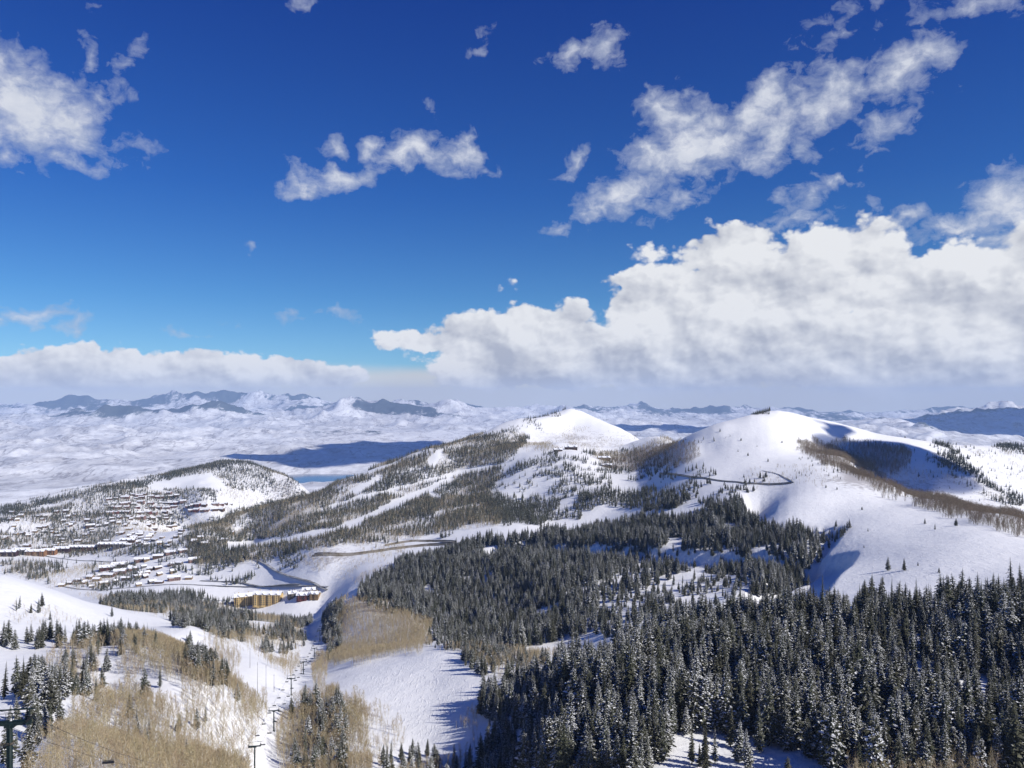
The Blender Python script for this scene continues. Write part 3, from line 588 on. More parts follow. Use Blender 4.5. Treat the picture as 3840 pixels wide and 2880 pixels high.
# scrub and small trees on the upper snowfield
scatter('field', 'con', [(790,482),(800,458),(845,470),(850,478),(800,490),(730,490),(742,478)], 9, (4, 8), (1200, 1700), .3, (30, .52, .08), seed=30)
scatter('field', 'asp', [(735,476),(800,462),(846,476),(830,486),(760,490),(735,492)], 7, (4, 7), (1150, 1700), .5, (50, .52, .08), seed=31)
# ---- west hill with the village
H1 = [(0,512),(60,494),(130,482),(180,471),(225,461),(262,463),(300,484),(296,496),(270,500),(250,520),(222,540),(190,552),(150,556),(0,556),(-80,556),(-80,520)]
OP = [(140,480),(210,474),(226,482),(228,492),(200,488),(150,492)]
scatter('village', 'con', H1, 7.5, (9, 17), (1850, 3400), .8, (90, .38, .1), excl=[OP, [(225,485),(280,500),(235,525),(200,520),(214,500)], [(130,520),(190,530),(170,545),(110,540)]], seed=32)
scatter('village', 'con', [(60,497),(130,484),(180,472),(225,461),(245,462),(240,466),(200,471),(180,476),(130,490),(60,502),(0,516),(0,508)], 6.5, (9, 15), (2500, 3400), .9, seed=33)
scatter('village', 'asp', H1, 7.5, (6, 10), (1850, 3300), .7, (120, .38, .1), excl=[OP], seed=34)
scatter('village', 'con', [(0,562),(40,562),(130,566),(150,575),(120,590),(60,586),(0,572)], 7, (9, 17), (1100, 1950), .75, (60, .46, .09), seed=35)
scatter('village', 'asp', [(0,562),(40,562),(130,568),(110,590),(60,588),(0,572)], 6, (6, 9), (1100, 1950), .75, (60, .38, .1), seed=36)
scatter('village', 'con', [(150,552),(190,545),(240,552),(262,566),(250,584),(200,582),(185,575),(150,566)], 7, (10, 18), (1400, 2100), .8, (50, .48, .08), seed=37)
scatter('village', 'asp', [(300,555),(330,549),(372,546),(420,548),(430,556),(392,570),(350,585),(330,575),(300,568)], 5.5, (5, 8), (1200, 1650), .75, (60, .42, .1), seed=38)
scatter('village', 'con', [(278,556),(300,550),(306,560),(296,572),(280,570)], 6, (10, 17), (1350, 1700), .8, seed=39)
# ---- lower left: rows below the resort
scatter('resort', 'con', [(95,604),(130,596),(200,592),(235,594),(238,612),(200,614),(130,615)], 6.2, (9, 17), (950, 1560), .8, (50, .42, .09), seed=40)
scatter('resort', 'asp', [(62,590),(110,598),(150,604),(240,608),(240,616),(150,616),(110,604)], 5.2, (6, 9), (850, 1500), .85, (50, .38, .1), seed=41)
scatter('resort', 'con', [(180,628),(170,618),(240,614),(300,608),(312,612),(302,640),(300,652),(285,660),(262,648),(240,640),(200,642)], 5.2, (10, 19), (640, 1250), .85, (45, .44, .08), excl=[[(232,636),(262,640),(270,665),(240,665)]], seed=42)
scatter('resort', 'asp', [(200,620),(300,612),(304,655),(285,690),(262,672),(250,645),(200,645)], 4.2, (7, 10), (560, 1200), .85, (40, .40, .1), seed=43)
scatter('resort', 'con', [(322,616),(336,606),(342,618),(340,655),(326,652)], 4.5, (12, 20), (720, 1150), .9, seed=44)
scatter('resort', 'con', [(306,590),(318,588),(318,598),(308,600)], 7, (8, 13), (1200, 1600), .5, seed=45)
scatter('resort', 'con', [(-60,634),(0,636),(60,637),(110,638),(150,642),(165,655),(130,660),(60,652),(0,652),(-60,650)], 5.5, (10, 17), (480, 740), .6, (30, .5, .08), seed=46)
scatter('resort', 'con', [(4,602),(30,606),(60,618),(50,622),(12,618)], 7, (7, 13), (600, 760), .4, seed=47)
scatter('resort', 'asp', [(4,602),(30,602),(90,618),(70,626),(12,620)], 5, (4, 6), (600, 800), .6, seed=48)
# ---- bare woods in the foreground, left of the lift line
G = [(105,655),(112,646),(152,646),(190,662),(222,686),(245,694),(268,706),(264,740),(250,760),(238,800),(30,800),(20,782),(42,760),(60,735),(80,715),(105,700),(118,680)]
scatter('front', 'asp', G, 2.8, (7, 11), (190, 560), .94, (24, .21, .11), excl=[[(118,692),(140,676),(180,690),(176,710),(135,706)], [(30,700),(100,690),(96,712),(60,716)]], seed=49)
scatter('front', 'asp', [(50,655),(100,650),(105,695),(60,690),(45,670)], 3.4, (7, 10), (330, 560), .8, (24, .42, .1), seed=50)
scatter('front', 'asp', [(110,646),(112,638),(156,637),(200,655),(235,688),(220,690),(190,668),(150,650)], 2.6, (7, 10), (420, 640), .95, seed=51)
scatter('front', 'asp', [(170,648),(232,640),(242,648),(240,680),(225,684),(200,662)], 3.8, (7, 10), (470, 760), .8, (30, .4, .1), seed=52)
scatter('front', 'con', [(0,700),(45,672),(105,650),(110,690),(60,714),(0,716)], 6, (12, 19), (320, 540), .55, (22, .5, .09), seed=53)
scatter('front', 'con', [(0,716),(60,716),(62,768),(0,775)], 6.5, (12, 17), (270, 400), .45, seed=54)
scatter('front', 'con', [(180,650),(208,660),(230,690),(218,700),(190,672)], 5, (12, 18), (430, 620), .7, seed=55)
scatter('front', 'con', [(110,690),(250,700),(240,780),(110,780)], 17, (8, 14), (280, 460), .3, seed=56)
# island of bare trees right of the lift line
K1 = [(282,768),(276,756),(285,740),(296,720),(306,706),(318,700),(330,704),(345,706),(362,722),(370,742),(372,770),(360,800),(280,800)]
scatter('isle', 'asp', K1, 2.8, (8, 11), (350, 620), .95, (26, .25, .09), seed=57)
scatter('isle', 'con', [(290,790),(296,735),(318,700),(336,712),(350,745),(345,790)], 5.5, (13, 20), (350, 590), .42, seed=58)
scatter('isle', 'asp', [(313,664),(322,660),(327,676),(324,700),(312,694)], 3.0, (8, 11), (500, 850), .95, seed=59)
scatter('isle', 'asp', [(326,690),(336,684),(340,700),(328,708)], 3.2, (7, 10), (470, 680), .9, seed=60)
scatter('isle', 'asp', [(345,700),(380,708),(410,732),(412,762),(380,770),(368,735)], 3.8, (6, 9), (380, 600), .6, seed=61)
scatter('isle', 'asp', [(390,775),(470,770),(465,800),(380,800)], 3.4, (6, 9), (340, 440), .7, seed=62)
scatter('isle', 'con', [(372,770),(380,755),(470,762),(466,800),(370,800)], 7, (10, 16), (340, 450), .5, seed=63)
# grove beyond the open run
scatter('grove', 'asp', [(328,664),(326,612),(336,604),(380,606),(408,614),(428,628),(432,650),(400,656),(360,666)], 3.0, (7, 10), (640, 1120), .98, (60, .1, .06), seed=64, margin=4)
scatter('grove', 'con', [(426,625),(450,622),(470,632),(500,650),(440,655),(430,650)], 6.5, (8, 14), (640, 950), .35, seed=65)
scatter('grove', 'asp', [(440,655),(470,645),(500,660),(500,672),(470,662)], 3.8, (6, 9), (560, 800), .7, seed=66)
# bare trees mixed in the big forest
for i, (pp, dr) in enumerate([([(470,700),(478,740),(486,790),(440,790),(462,745)], (400, 560)), ([(515,775),(520,755),(560,752),(625,760),(640,790),(515,800)], (270, 380)), ([(845,775),(860,752),(920,750),(1000,760),(1010,800),(845,800)], (250, 340)), ([(486,668),(520,655),(560,658),(540,672),(500,680)], (480, 720))]):
    scatter('near', 'asp', pp, 3.4, (7, 10), dr, .8, seed=70+i)
scatter('tail', 'asp', [(28,742),(60,736),(120,740),(250,752),(245,880),(20,880)], 3.4, (6, 9), (150, 300), .7, (18, .45, .12), seed=80)
for z in TREES: pass
print('TREES', {k: sum(len(z['x']) for z in TREES if z['kind'] == k) for k in ('con', 'asp', 'brn')})
def pts_object(name, arr, protos, mats=None):
    """one scattered mass: points carrying height, turn and kind, instanced by geometry nodes"""
    me = bpy.data.meshes.new(name); n = len(arr['x'])
    me.vertices.add(n); me.vertices.foreach_set('co', np.stack([arr['x'], arr['y'], arr['z']-.15], -1).astype(np.float32).ravel())
    g = np.random.default_rng(n)
    W = g.uniform(.72, 1.32, n)
    sc = np.stack([arr['h']*W, arr['h']*W, arr['h']], -1)
    rt = np.stack([g.normal(0, .035, n), g.normal(0, .035, n), g.uniform(0, 6.28, n)], -1)
    a = me.attributes.new('scl', 'FLOAT_VECTOR', 'POINT'); a.data.foreach_set('vector', sc.astype(np.float32).ravel())
    a = me.attributes.new('rot', 'FLOAT_VECTOR', 'POINT'); a.data.foreach_set('vector', rt.astype(np.float32).ravel())
    a = me.attributes.new('var', 'INT', 'POINT'); a.data.foreach_set('value', g.integers(0, len(protos), n).astype(np.int32))
    o = bpy.data.objects.new(name, me); COL.objects.link(o)
    ng = bpy.data.node_groups.new(name+'_nodes', 'GeometryNodeTree')
    ng.interface.new_socket('Geometry', in_out='INPUT', socket_type='NodeSocketGeometry'); ng.interface.new_socket('Geometry', in_out='OUTPUT', socket_type='NodeSocketGeometry')
    N = ng.nodes.new; Lk = ng.links.new
    gi = N('NodeGroupInput'); go = N('NodeGroupOutput'); jn = N('GeometryNodeJoinGeometry')
    def att(nm, dt):
        q = N('GeometryNodeInputNamedAttribute'); q.data_type = dt; q.inputs['Name'].default_value = nm; return q.outputs['Attribute']
    for k, objs in enumerate(protos):
        cmp_ = N('FunctionNodeCompare'); cmp_.data_type = 'INT'; cmp_.operation = 'EQUAL'; Lk(att('var', 'INT'), cmp_.inputs[2]); cmp_.inputs[3].default_value = k
        ip = N('GeometryNodeInstanceOnPoints'); Lk(gi.outputs[0], ip.inputs['Points']); Lk(cmp_.outputs[0], ip.inputs['Selection'])
        Lk(att('scl', 'FLOAT_VECTOR'), ip.inputs['Scale'])
        er = N('FunctionNodeEulerToRotation'); Lk(att('rot', 'FLOAT_VECTOR'), er.inputs[0]); Lk(er.outputs[0], ip.inputs['Rotation'])
        j2 = N('GeometryNodeJoinGeometry')
        for ob in objs:
            oi = N('GeometryNodeObjectInfo'); oi.transform_space = 'ORIGINAL'; oi.inputs['Object'].default_value = ob; oi.inputs['As Instance'].default_value = False
            Lk(oi.outputs['Geometry'], j2.inputs[0])
        gt = N('GeometryNodeGeometryToInstance'); Lk(j2.outputs[0], gt.inputs[0]); Lk(gt.outputs[0], ip.inputs['Instance']); Lk(ip.outputs[0], jn.inputs[0])
    Lk(jn.outputs[0], go.inputs[0])
    md = o.modifiers.new('scatter', 'NODES'); md.node_group = ng
    return o
def cat_(zs, keys=('x', 'y', 'z', 'h', 'u', 'v')):
    d = {k: np.concatenate([z[k] for z in zs]) for k in keys}; d['zone'] = np.concatenate([np.full(len(z['x']), z['zone']) for z in zs]); return d
def sub(d, k): return {q: d[q][k] for q in d}
def tree_thing(name, protos, k, x, y, z, h, label, cat, group, wide=1.):
    o = empty(name, (x, y, z-.1), rnd.uniform(0, 6.28), (h*wide, h*wide, h))
    tag(o, label, cat, group)
    c = bpy.data.objects.new('crown', protos[k][0]); COL.objects.link(c); c.parent = o
    t = bpy.data.objects.new('trunk', protos[k][1]); COL.objects.link(t); t.parent = o
    return o
con = cat_([z for z in TREES if z['kind'] == 'con']); asp = cat_([z for z in TREES if z['kind'] == 'asp']); brn = cat_([z for z in TREES if z['kind'] == 'brn'])
# single trees standing apart: bearing, fall of the foot, height in metres, label
LONE = [(888,571,13,'taller dark conifer of the pair on the open snowfield above the big forest',0),(904,571,11.5,'shorter dark conifer of the pair on the open snowfield above the big forest',3),
 (925,524,7,'small dark conifer, highest of three along the snowy crest',3),(935,530,8,'slim dark conifer with a shadow streak, lowest of three along the snowy crest',5),(956,526,8.5,'broad dark conifer, rightmost of three along the snowy crest',2),
 (862,510,5,'tiny dark conifer alone mid snowfield below the brown wood',2),(837,490,4.5,'bushy small conifer beside another on the upper snowfield',2),(826,488,5,'squat dark conifer on the upper snowfield left of a smaller one',2),
 (918,566,4,'very small conifer alone on the snowfield right of the tall pair',1),(939,573,5,'tiny conifer on the snowfield just above the forest edge',3),(864,548,3.5,'seedling conifer in the middle of the white slope',1),
 (741,441,7,'round dark conifer on the white face left under the east summit',2),(748,456,7,'dark conifer on the white slope beside the brown bare wood',2),(768,462,7,'bushy conifer low on the east summit slope',2),(720,432,8,'dark conifer on the skyline of the east summit saddle',3),
 (714,442,9,'dark conifer ending the tree line on the saddle',3),(782,443,6,'small conifer under the cloud shadow on the east summit',2),(905,438,6,'lone dark conifer on the skyline right of the east summit',2),
 (944,442,8,'dark conifer standing above the dark clump on the far snow shoulder',3),(953,444,7,'dark conifer beside the skyline on the far snow shoulder',2),(966,448,9,'left conifer of the close dark pair on the far snow shoulder',2),(974,449,9,'right conifer of the close dark pair on the far snow shoulder',2),
 (990,620,24,'tallest darkest conifer rising above the forest edge against the snow',4),(112,617,12,'dark conifer beside the piste edge on the left slope',1),(42,607,13,'dark conifer on the crest of the left white shoulder',3),(118,640,17,'dark snowy conifer cluster leader at the end of the piste',1),
 (145,700,17,'snow striped conifer alone on the snow hollow among bare trees',4),(86,697,17,'snow striped conifer left of the hollow among bare trees',1),(160,688,12,'thin conifer right of the snow hollow',5),(60,738,18,'snow caked conifer above the near lift tower',1),(38,736,15,'reddish snow caked conifer just right of the near lift tower',5),
 (15,650,14,'bushy conifer on the snow shelf at the left edge',2),(23,700,17,'dark conifer group leader by the left edge',3),(8,766,15,'heavily snowed conifer behind the near lift tower pole',4),(28,772,14,'white snow loaded conifer right of the near lift tower pole',4),
 (662,762,21,'broad snowy conifer at the left edge of the shaded clearing',1),(612,758,20,'tall snowy conifer left of the shaded clearing',4),(692,764,15,'slim sparse conifer alone in the shaded clearing',5),(706,772,19,'tall narrow conifer in the middle of the shaded clearing',5),(715,764,14,'sparse narrow conifer right of the tall one in the shaded clearing',5),
 (437,775,14,'slender dark conifer at the foot of the open run',5),(403,772,11,'small snowy conifer at the bottom of the open run',1),(483,704,21,'big snowy conifer at the right edge of the open run',0)]
for i, (u, v, h, lb, k) in enumerate(LONE):
    p = hit(u, min(v, 790)); tree_thing('conifer', CON, k, p.x, p.y, p.z, h, lb, 'conifer', None, 1.25 if h < 9 else 1.05)
# spare room around them
def px(d): return d['h']/d['y']*F
inf = (con['u'] > -8) & (con['u'] < 1032) & (con['v'] < 800)
r_ = np.where(inf, px(con), 0); order = np.argsort(-r_)
NI = 255; near_i = order[:NI]; rest = order[NI:]
ZL = {'near': 'snow dusted conifer packed in the big dark forest right of the open run', 'edge': 'snowy conifer in the forest edge casting shadows on the open run', 'front': 'snowy conifer among the bare trees left of the lift line',
      'isle': 'snowy conifer in the bare tree island between lift and open run', 'mid': 'conifer of the dense hillside forest', 'resort': 'conifer in the rows below the resort buildings'}
first = {}
for j in near_i:
    k = rnd.randrange(len(CON)); zn = str(con['zone'][j])
    o = tree_thing('conifer', CON, k, float(con['x'][j]), float(con['y'][j]), float(con['z'][j]), float(con['h'][j]), ZL.get(zn, 'snowy conifer on the slope'), 'conifer', 'conifers '+{'near': 'of the big dark forest', 'edge': 'along the edge of the open run', 'front': 'left of the lift line', 'isle': 'in the bare tree island'}.get(zn, 'on the slopes'), rnd.uniform(.85, 1.15))
    first.setdefault(k, o)
def kids(o): return list(o.children)
PR = [kids(first[k]) for k in sorted(first)]
rc = sub(con, rest)
nearm = rc['y'] < 1430
# far conifers: a few stand as things, their meshes serve the mass
fp = []
for k, (u, v, h) in enumerate([(738,452,6), (757,447,5), (812,462,6), (868,532,5)]):
    p = hit(u, v); o = bpy.data.objects.new('conifer', FCON[k]); COL.objects.link(o); o.location = p; o.scale = (h*1.2, h*1.2, h)
    tag(o, ['faint small conifer left on the east summit face', 'tiny conifer below the east summit', 'little conifer at the tip of the brown bare wood', 'tiny shrub sized conifer by the tracks on the white slope'][k], 'conifer'); fp.append([o])
tag(pts_object('conifer_forest', sub(rc, nearm), PR), 'dense snow dusted conifer forest covering the bench and the hillside below the summits', 'forest', kind='stuff')
tag(pts_object('distant_conifer_forest', sub(rc, ~nearm), fp), 'distant conifer woods on the central ridge, the village hill and the far bowl', 'forest', kind='stuff')
# bare aspens
inf = (asp['u'] > -5) & (asp['u'] < 1030) & (asp['v'] < 790) & (asp['y'] < 640)
r_ = np.where(inf, px(asp), 0); order = np.argsort(-r_); NA = 290
AL = {'front': 'bare tan aspen in the wood left of the lift line', 'isle': 'bare tan aspen in the island beside the open run', 'near': 'bare pale trunked aspen at the foot of the dark forest', 'tail': 'bare aspen at the lower left below the lift cable'}
fa = {}
for j in order[:NA]:
    k = rnd.randrange(len(ASP)); zn = str(asp['zone'][j])
    o = tree_thing('aspen', ASP, k, float(asp['x'][j]), float(asp['y'][j]), float(asp['z'][j]), float(asp['h'][j]), AL.get(zn, 'bare tan aspen on the slope'), 'aspen', 'bare aspens '+{'front': 'left of the lift line', 'isle': 'in the island beside the open run', 'near': 'at the foot of the dark forest', 'tail': 'below the lift cable'}.get(zn, 'on the slope'), rnd.uniform(.8, 1.1))
    fa.setdefault(k, o)
ra = sub(asp, order[NA:])
PA = [kids(fa[k]) for k in sorted(fa)]
fpa = []
for k, (u, v, h) in enumerate([(790,478,6), (834,480,5), (776,472,5), (818,476,5)]):
    p = hit(u, v); o = bpy.data.objects.new('bare_tree', FASP[k]); COL.objects.link(o); o.location = p; o.scale = (h, h, h)
    tag(o, ['pale bare tree above the cleared road loop', 'low bare tree under the brown strip of woods', 'small brown bare tree left of the road loop', 'dark bare bush right of the road loop'][k], 'bare tree'); fpa.append([o])
nm = ra['y'] < 1250
tag(pts_object('aspen_wood', sub(ra, nm), PA), 'leafless tan aspen woods on the lower slopes around the lift line', 'woods', kind='stuff')
tag(pts_object('distant_aspen_wood', sub(ra, ~nm), [fpa[0], fpa[1]]), 'distant leafless pale woods on the ridge and saddle', 'woods', kind='stuff')
tag(pts_object('brown_bare_wood', brn, [fpa[2], fpa[3]]), 'brown leafless woods behind the snowy crest and in the saddle', 'woods', kind='stuff')
HAZE_COL = (.42, .62, .98, 1); HAZE_DEN = 2.8e-5
def build_ground():
    me = mk_terrain(); 
    n = XX.size
    U = CU+F*SS; VV = CV-F*ZZ/DD
    vis = (ZZ/DD >= HH-2e-4)
    brush = np.zeros_like(DD); wood = np.zeros_like(DD)
    rdn = ridged(XX/700, DD/700, 5, 91)
    farm = sstep(4200, 6500, DD)
    brush += farm*(.38+.5*sstep(.5, .2, rd3)+.35*sstep(.42, .2, rd2)+.25*fbm(XX/1100, DD/1100, 5, 95))
    h_ = (ZZ+650)
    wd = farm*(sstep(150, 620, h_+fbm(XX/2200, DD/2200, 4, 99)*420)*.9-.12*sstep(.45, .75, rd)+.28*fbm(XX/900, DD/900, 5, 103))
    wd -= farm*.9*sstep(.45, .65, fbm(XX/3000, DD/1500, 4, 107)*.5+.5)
    # flat white farmland of the valley
    flat = sstep(11000, 13000, DD)*sstep(17500, 15000, DD)*sstep(120, 40, h_)*sstep(900, 350, U)
    brush *= 1-.9*flat; wood += np.clip(wd, 0, 1.2)
    wood += farm*1.0*sstep(.0, .5, sstep(19500, 22000, DD))*(.22+1.0*fbm(XX/1500, DD/2500, 4, 111))  # forest on the far ranges, also darkening them in place of cloud shade
    def bl(u, v, ru, rv, a, dmin=0, dmax=1e9, arr=brush):
        q = ((U-u)/ru)**2+((VV-v)/rv)**2; arr += a*np.exp(-q)*((DD > dmin) & (DD < dmax))
    nearm = 1-farm
    bl(330,560,60,14,.55,1150,1700); bl(860,485,60,25,.45,900,1700); bl(930,600,120,16,.38,450,700); bl(800,520,50,20,.3,800,1300); bl(40,612,50,9,.5,560,900); bl(210,665,60,40,.25,300,800); bl(100,740,100,60,.3,200,520)
    bl(620,443,70,9,.4,1800,2800); bl(570,436,50,8,.35,2200,2900); bl(285,485,30,14,.5,2700,3500); bl(310,500,40,10,.4,2700,4000)
    bl(900,490,80,30,.3,1200,2000); bl(860,480,30,8,.35,900,1500); bl(230,540,60,20,.2,1400,3000); bl(100,560,90,12,.3,1100,2300); bl(1000,490,60,30,.3,1200,2400)
    brush += nearm*.18*(1-sstep(.35, .6, ridged(XX/90, DD/90, 4, 5)))*sstep(900, 1600, DD)
    groomed = np.exp(-(((U-410)/70)**2+((VV-705)/50)**2))*((DD > 380) & (DD < 760))*1.0
    bl(930,560,160,60,.8,450,1300,groomed); bl(800,470,120,40,.5,1000,1900,groomed); bl(60,620,110,14,.6,480,900,groomed)
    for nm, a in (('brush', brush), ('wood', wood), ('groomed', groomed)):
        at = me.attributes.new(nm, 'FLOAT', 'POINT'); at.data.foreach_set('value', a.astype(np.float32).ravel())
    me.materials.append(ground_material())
    o = bpy.data.objects.new('snow_ground', me); COL.objects.link(o); tag(o, 'snow covered mountain slopes, valley and far ranges', None, kind='structure'); return o
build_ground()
# lake in the far valley
b = MB(); cx, cy = (304-512)/F*6900, 6900; zs = -668
ring = [(cx+math.cos(a)*900*(1+.2*math.sin(3*a)), cy+math.sin(a)*700*(1+.2*math.cos(2*a)), zs) for a in np.linspace(0, 6.283, 48, endpoint=False)]
b.face(ring); lake = b.build('lake_water', pmat('lake_water', (.01, .04, .11), .12, .5, var=.1, vscale=.01)); tag(lake, 'deep blue lake water in the far valley', None, kind='structure')
# haze
hz = MB(); hz.box((0, 15500, -200), (82000, 35000, 1350)); 
hm = bpy.data.materials.new('valley_haze'); hm.use_nodes = True; nt = hm.node_tree; nt.nodes.remove(nt.nodes['Principled BSDF'])
pv = nt.nodes.new('ShaderNodeVolumePrincipled'); nt.links.new(pv.outputs[0], nt.nodes['Material Output'].inputs['Volume'])
pv.inputs['Color'].default_value = HAZE_COL; pv.inputs['Density'].default_value = HAZE_DEN; pv.inputs['Anisotropy'].default_value = .0
ho = hz.build('haze', hm); tag(ho, 'thin blue air haze filling the valley', None, kind='stuff')

# clouds added out of view towards the sun, to shade bowl, summit and valley
def cloud(u, d, z0, h, rx, ry, rz_, seed, label):
    tx, ty = (u-CU)/F*d, d; k = h/math.sin(SUN_EL)*math.cos(SUN_EL); cx, cy = tx+math.sin(SUN_AZ)*k, ty+math.cos(SUN_AZ)*k
    r = random.Random(seed); bm = bmesh.new()
    for i in range(9):
        a = r.uniform(0, 6.28); q = r.random()**.5*.7; f = r.uniform(.35, .6)
        mt = Matrix.Translation((math.cos(a)*q*rx, math.sin(a)*q*ry, r.uniform(-.3, .3)*rz_)) @ Matrix.Diagonal((rx*f, ry*f, rz_*f*1.3, 1))
        bmesh.ops.create_icosphere(bm, subdivisions=4, radius=1, matrix=mt)
    co = np.array([v.co for v in bm.verts]); s_ = min(rx, ry)*.25
    dx = fbm(co[:, 0]/s_, co[:, 1]/s_, 4, seed)*s_*.5
    for v, e in zip(bm.verts, dx): v.co += Vector((e, e*.6, e*.25*rz_/s_))
    me = bpy.data.meshes.new('cloud'); bm.to_mesh(me); bm.free(); me.polygons.foreach_set('use_smooth', np.ones(len(me.polygons), bool)); me.materials.append(cm)
    o = bpy.data.objects.new('cloud', me); COL.objects.link(o); o.location = (cx, cy, z0+h); tag(o, label, None, kind='stuff')
cm = bpy.data.materials.new('shade_cloud_vapour'); cm.use_nodes = True; nt = cm.node_tree; nt.nodes.remove(nt.nodes['Principled BSDF'])
pv = nt.nodes.new('ShaderNodeVolumePrincipled'); nt.links.new(pv.outputs[0], nt.nodes['Material Output'].inputs['Volume']); pv.inputs['Color'].default_value = (1, 1, 1, 1); pv.inputs['Density'].default_value = .018
cloud(888, 1760, -150, 1150, 185, 180, 90, 3, 'small unseen cloud added to shade the far bowl')
cloud(940, 1760, -150, 1150, 60, 70, 50, 5, 'small unseen cloud added to shade the far bowl')
cloud(830, 1930, -70, 1150, 70, 50, 20, 6, 'wisp of unseen cloud added to shade the east summit')
cloud(375, 9600, -640, 5600, 1100, 2600, 350, 8, 'unseen white cloud added to shade the valley')
cloud(255, 8200, -640, 5000, 420, 260, 200, 9, 'unseen white cloud added to shade the valley')
cloud(1060, 13500, -300, 6000, 2600, 2600, 500, 10, 'large unseen cloud added to shade the far hills at the right')
cloud(720, 13500, -500, 7800, 1500, 2400, 500, 11, 'large unseen cloud added to shade the far valley')
# ------------------------------------------------------------------ chairlift
def lift_pos(d, u0=9.8, d0=126):
    return (u0-CU)/F*d0-.18*(d-d0), d
LD = Vector((-.18, 1, 0)).normalized(); LN = Vector((LD.y, -LD.x, 0)); LROT = math.atan2(-LD.x, LD.y)
def make_tower(loc, H, half, big, label):
    t = empty('lift_tower', loc, LROT); tag(t, label, 'lift tower', 'towers of the chairlift')
    r = .5 if big else .42
    p = MB(); p.tube((0, 0, -2), (0, 0, H-.3), r, r*.78, 16); p.tube((0, 0, -2), (0, 0, .5), r*1.5, r*1.5, 16)
    p.build('pole', M['steel'], t, True)
    rg = MB()
    if big:
        for k in range(int(H/.45)): rg.box((0, -r-.12, .8+k*.45), (.45, .04, .04))
        rg.box((-.22, -r-.12, H/2), (.05, .05, H-1)); rg.box((.22, -r-.12, H/2), (.05, .05, H-1))
        rg.build('ladder', M['steel'], t)
        cl = MB(); cl.tube((0, 0, H-3.3), (0, 0, H-3.0), r*1.12, r*1.12, 16); cl.box((-1.5, 0, H-3.25), (2.2, .12, .14)); cl.build('collar', M['woodpole'], t)
    a = MB(); a.box((0, 0, H-.1), (half*2, .55, .5)); a.box((0, 0, H-.5), (1.5, .7, .35), taper=1.0); a.build('crossarm', M['steel'], t)
    for sx in (-1, 1):
        s = MB(); x = sx*(half-.15); n = 6; ln = 3.4
        s.box((x, 0, H+.35), (.12, ln, .22)); s.box((x, 0, H+.12), (.2, .4, .5))
        s.build('sheave_beam', M['steel'], t)
        wl = MB()
        for k in range(n): y = -ln/2+ln*(k+.5)/n; wl.tube((x-.07, y, H+.62), (x+.07, y, H+.62), .23, .23, 12)
        wl.build('sheave_wheels', M['rubber'], t)
        fr = MB(); fr.tube((x-sx*.3, 0, H+.1), (x-sx*.3+sx*.22, 0, H+2.05), .11 if big else .07, None, 6); fr.build('lifting_frame', M['steel'], t)
    w = MB(); w.tube((-half-.35, 0, H+2.05), (half+.5, 0, H+2.05), .13 if big else .08, None, 8)
    if big:
        for z in (.75, 1.35): w.tube((-half+.5, .35, H+z), (half-.5, .35, H+z), .045, .045, 6)
        k = -half+.5
        while k < half-.4: w.tube((k, .35, H+.1), (k, .35, H+1.4), .05, .05, 6); k += .95
        for sx in (-1, 1): w.box((sx*half*.5, .35, H+.2), (half*.85, .6, .05))
    w.build('work_frame', M['steel'], t)
    return t
tw = []
TD = [(126, 15.5, 3.1, 'nearest lift tower at the left edge, big with work platform and dark green pole'), (400, 12.5, 3, 'lift tower whose pole is cut by the bottom of the photo'), (482, 12.5, 3, 'lift tower next to the snow between the two bare woods, second one up the line'),
      (592, 12.5, 3, 'lift tower standing on the snow rise, third one up the line'), (705, 11, 3, 'short lift tower half hidden among the chairs left of the narrow bare grove'), (850, 11, 2.9, 'lift tower at the top of the narrow bare grove'), (950, 13, 2.9, 'slim lift tower beside the tree shadow on the lift run'), (1060, 12, 2.9, 'slim lift tower in the shadow of the tall conifers left of the brown grove'), (1190, 11, 2.9, 'farthest lift tower near the bottom station')]
for d, H, half, lb in TD:
    x, y = lift_pos(d); z = float(zat(x, y))
    if d == 126: H = (-(723-CV)/F*d)-z
    if d == 400: H = (-(746-CV)/F*d)-z
    H = max(9, min(H, 24)); tw.append((Vector((x, y, z)), H, half)); make_tower((x, y, z), H, half, d == 126, lb)
x, y = lift_pos(1330); ez = float(zat(x, y)); ends = Vector((x, y, ez))
x, y = lift_pos(60); st = (Vector((x, y, float(zat(x, y)))), 18, 3.1)
# haul ropes
ROPES = {}
for sx in (-1, 1):
    pts = []
    seq = [st]+tw+[(ends, 4.5, 2.2)]
    for (p, H, hf), (p2, H2, hf2) in zip(seq[:-1], seq[1:]):
        a = p+LN*sx*(hf-.15)+Vector((0, 0, H+.9)); b_ = p2+LN*sx*(hf2-.15)+Vector((0, 0, H2+.9)); L_ = (b_-a).length; sag = L_*L_/8000*.9
        for k in range(12): f = k/12; q = a.lerp(b_, f); q.z -= sag*4*f*(1-f); pts.append(q)
    pts.append(b_); ROPES[sx] = pts
    m_ = MB(); m_.path(pts, .035, 5); o = m_.build('haul_rope', M['cable']); tag(o, 'steel haul rope of the chairlift on the '+('uphill side, nearer the open run' if sx > 0 else 'downhill side, nearer the left bare wood'), 'cable', 'haul ropes of the chairlift')
# bottom station
t = empty('lift_station', ends, LROT); tag(t, 'low lift bottom station with snowy canopy beside the base lodge', 'lift station')
b = MB(); b.box((0, 2, 3), (5, 11, 1.6)); b.box((0, -2, 1), (.9, .9, 5)); b.box((0, 5, 1), (.9, .9, 5)); b.build('canopy', M['w_grey'], t)
b = MB(); b.box((0, 2, 4.05), (5.4, 11.4, .5), taper=.9); b.build('snow_cap', M['snow'], t); b = MB(); b.tube((0, -4.5, 3.4), (0, -4.5, 3.7), 2.2, 2.2, 20); b.build('bullwheel', M['steel'], t)
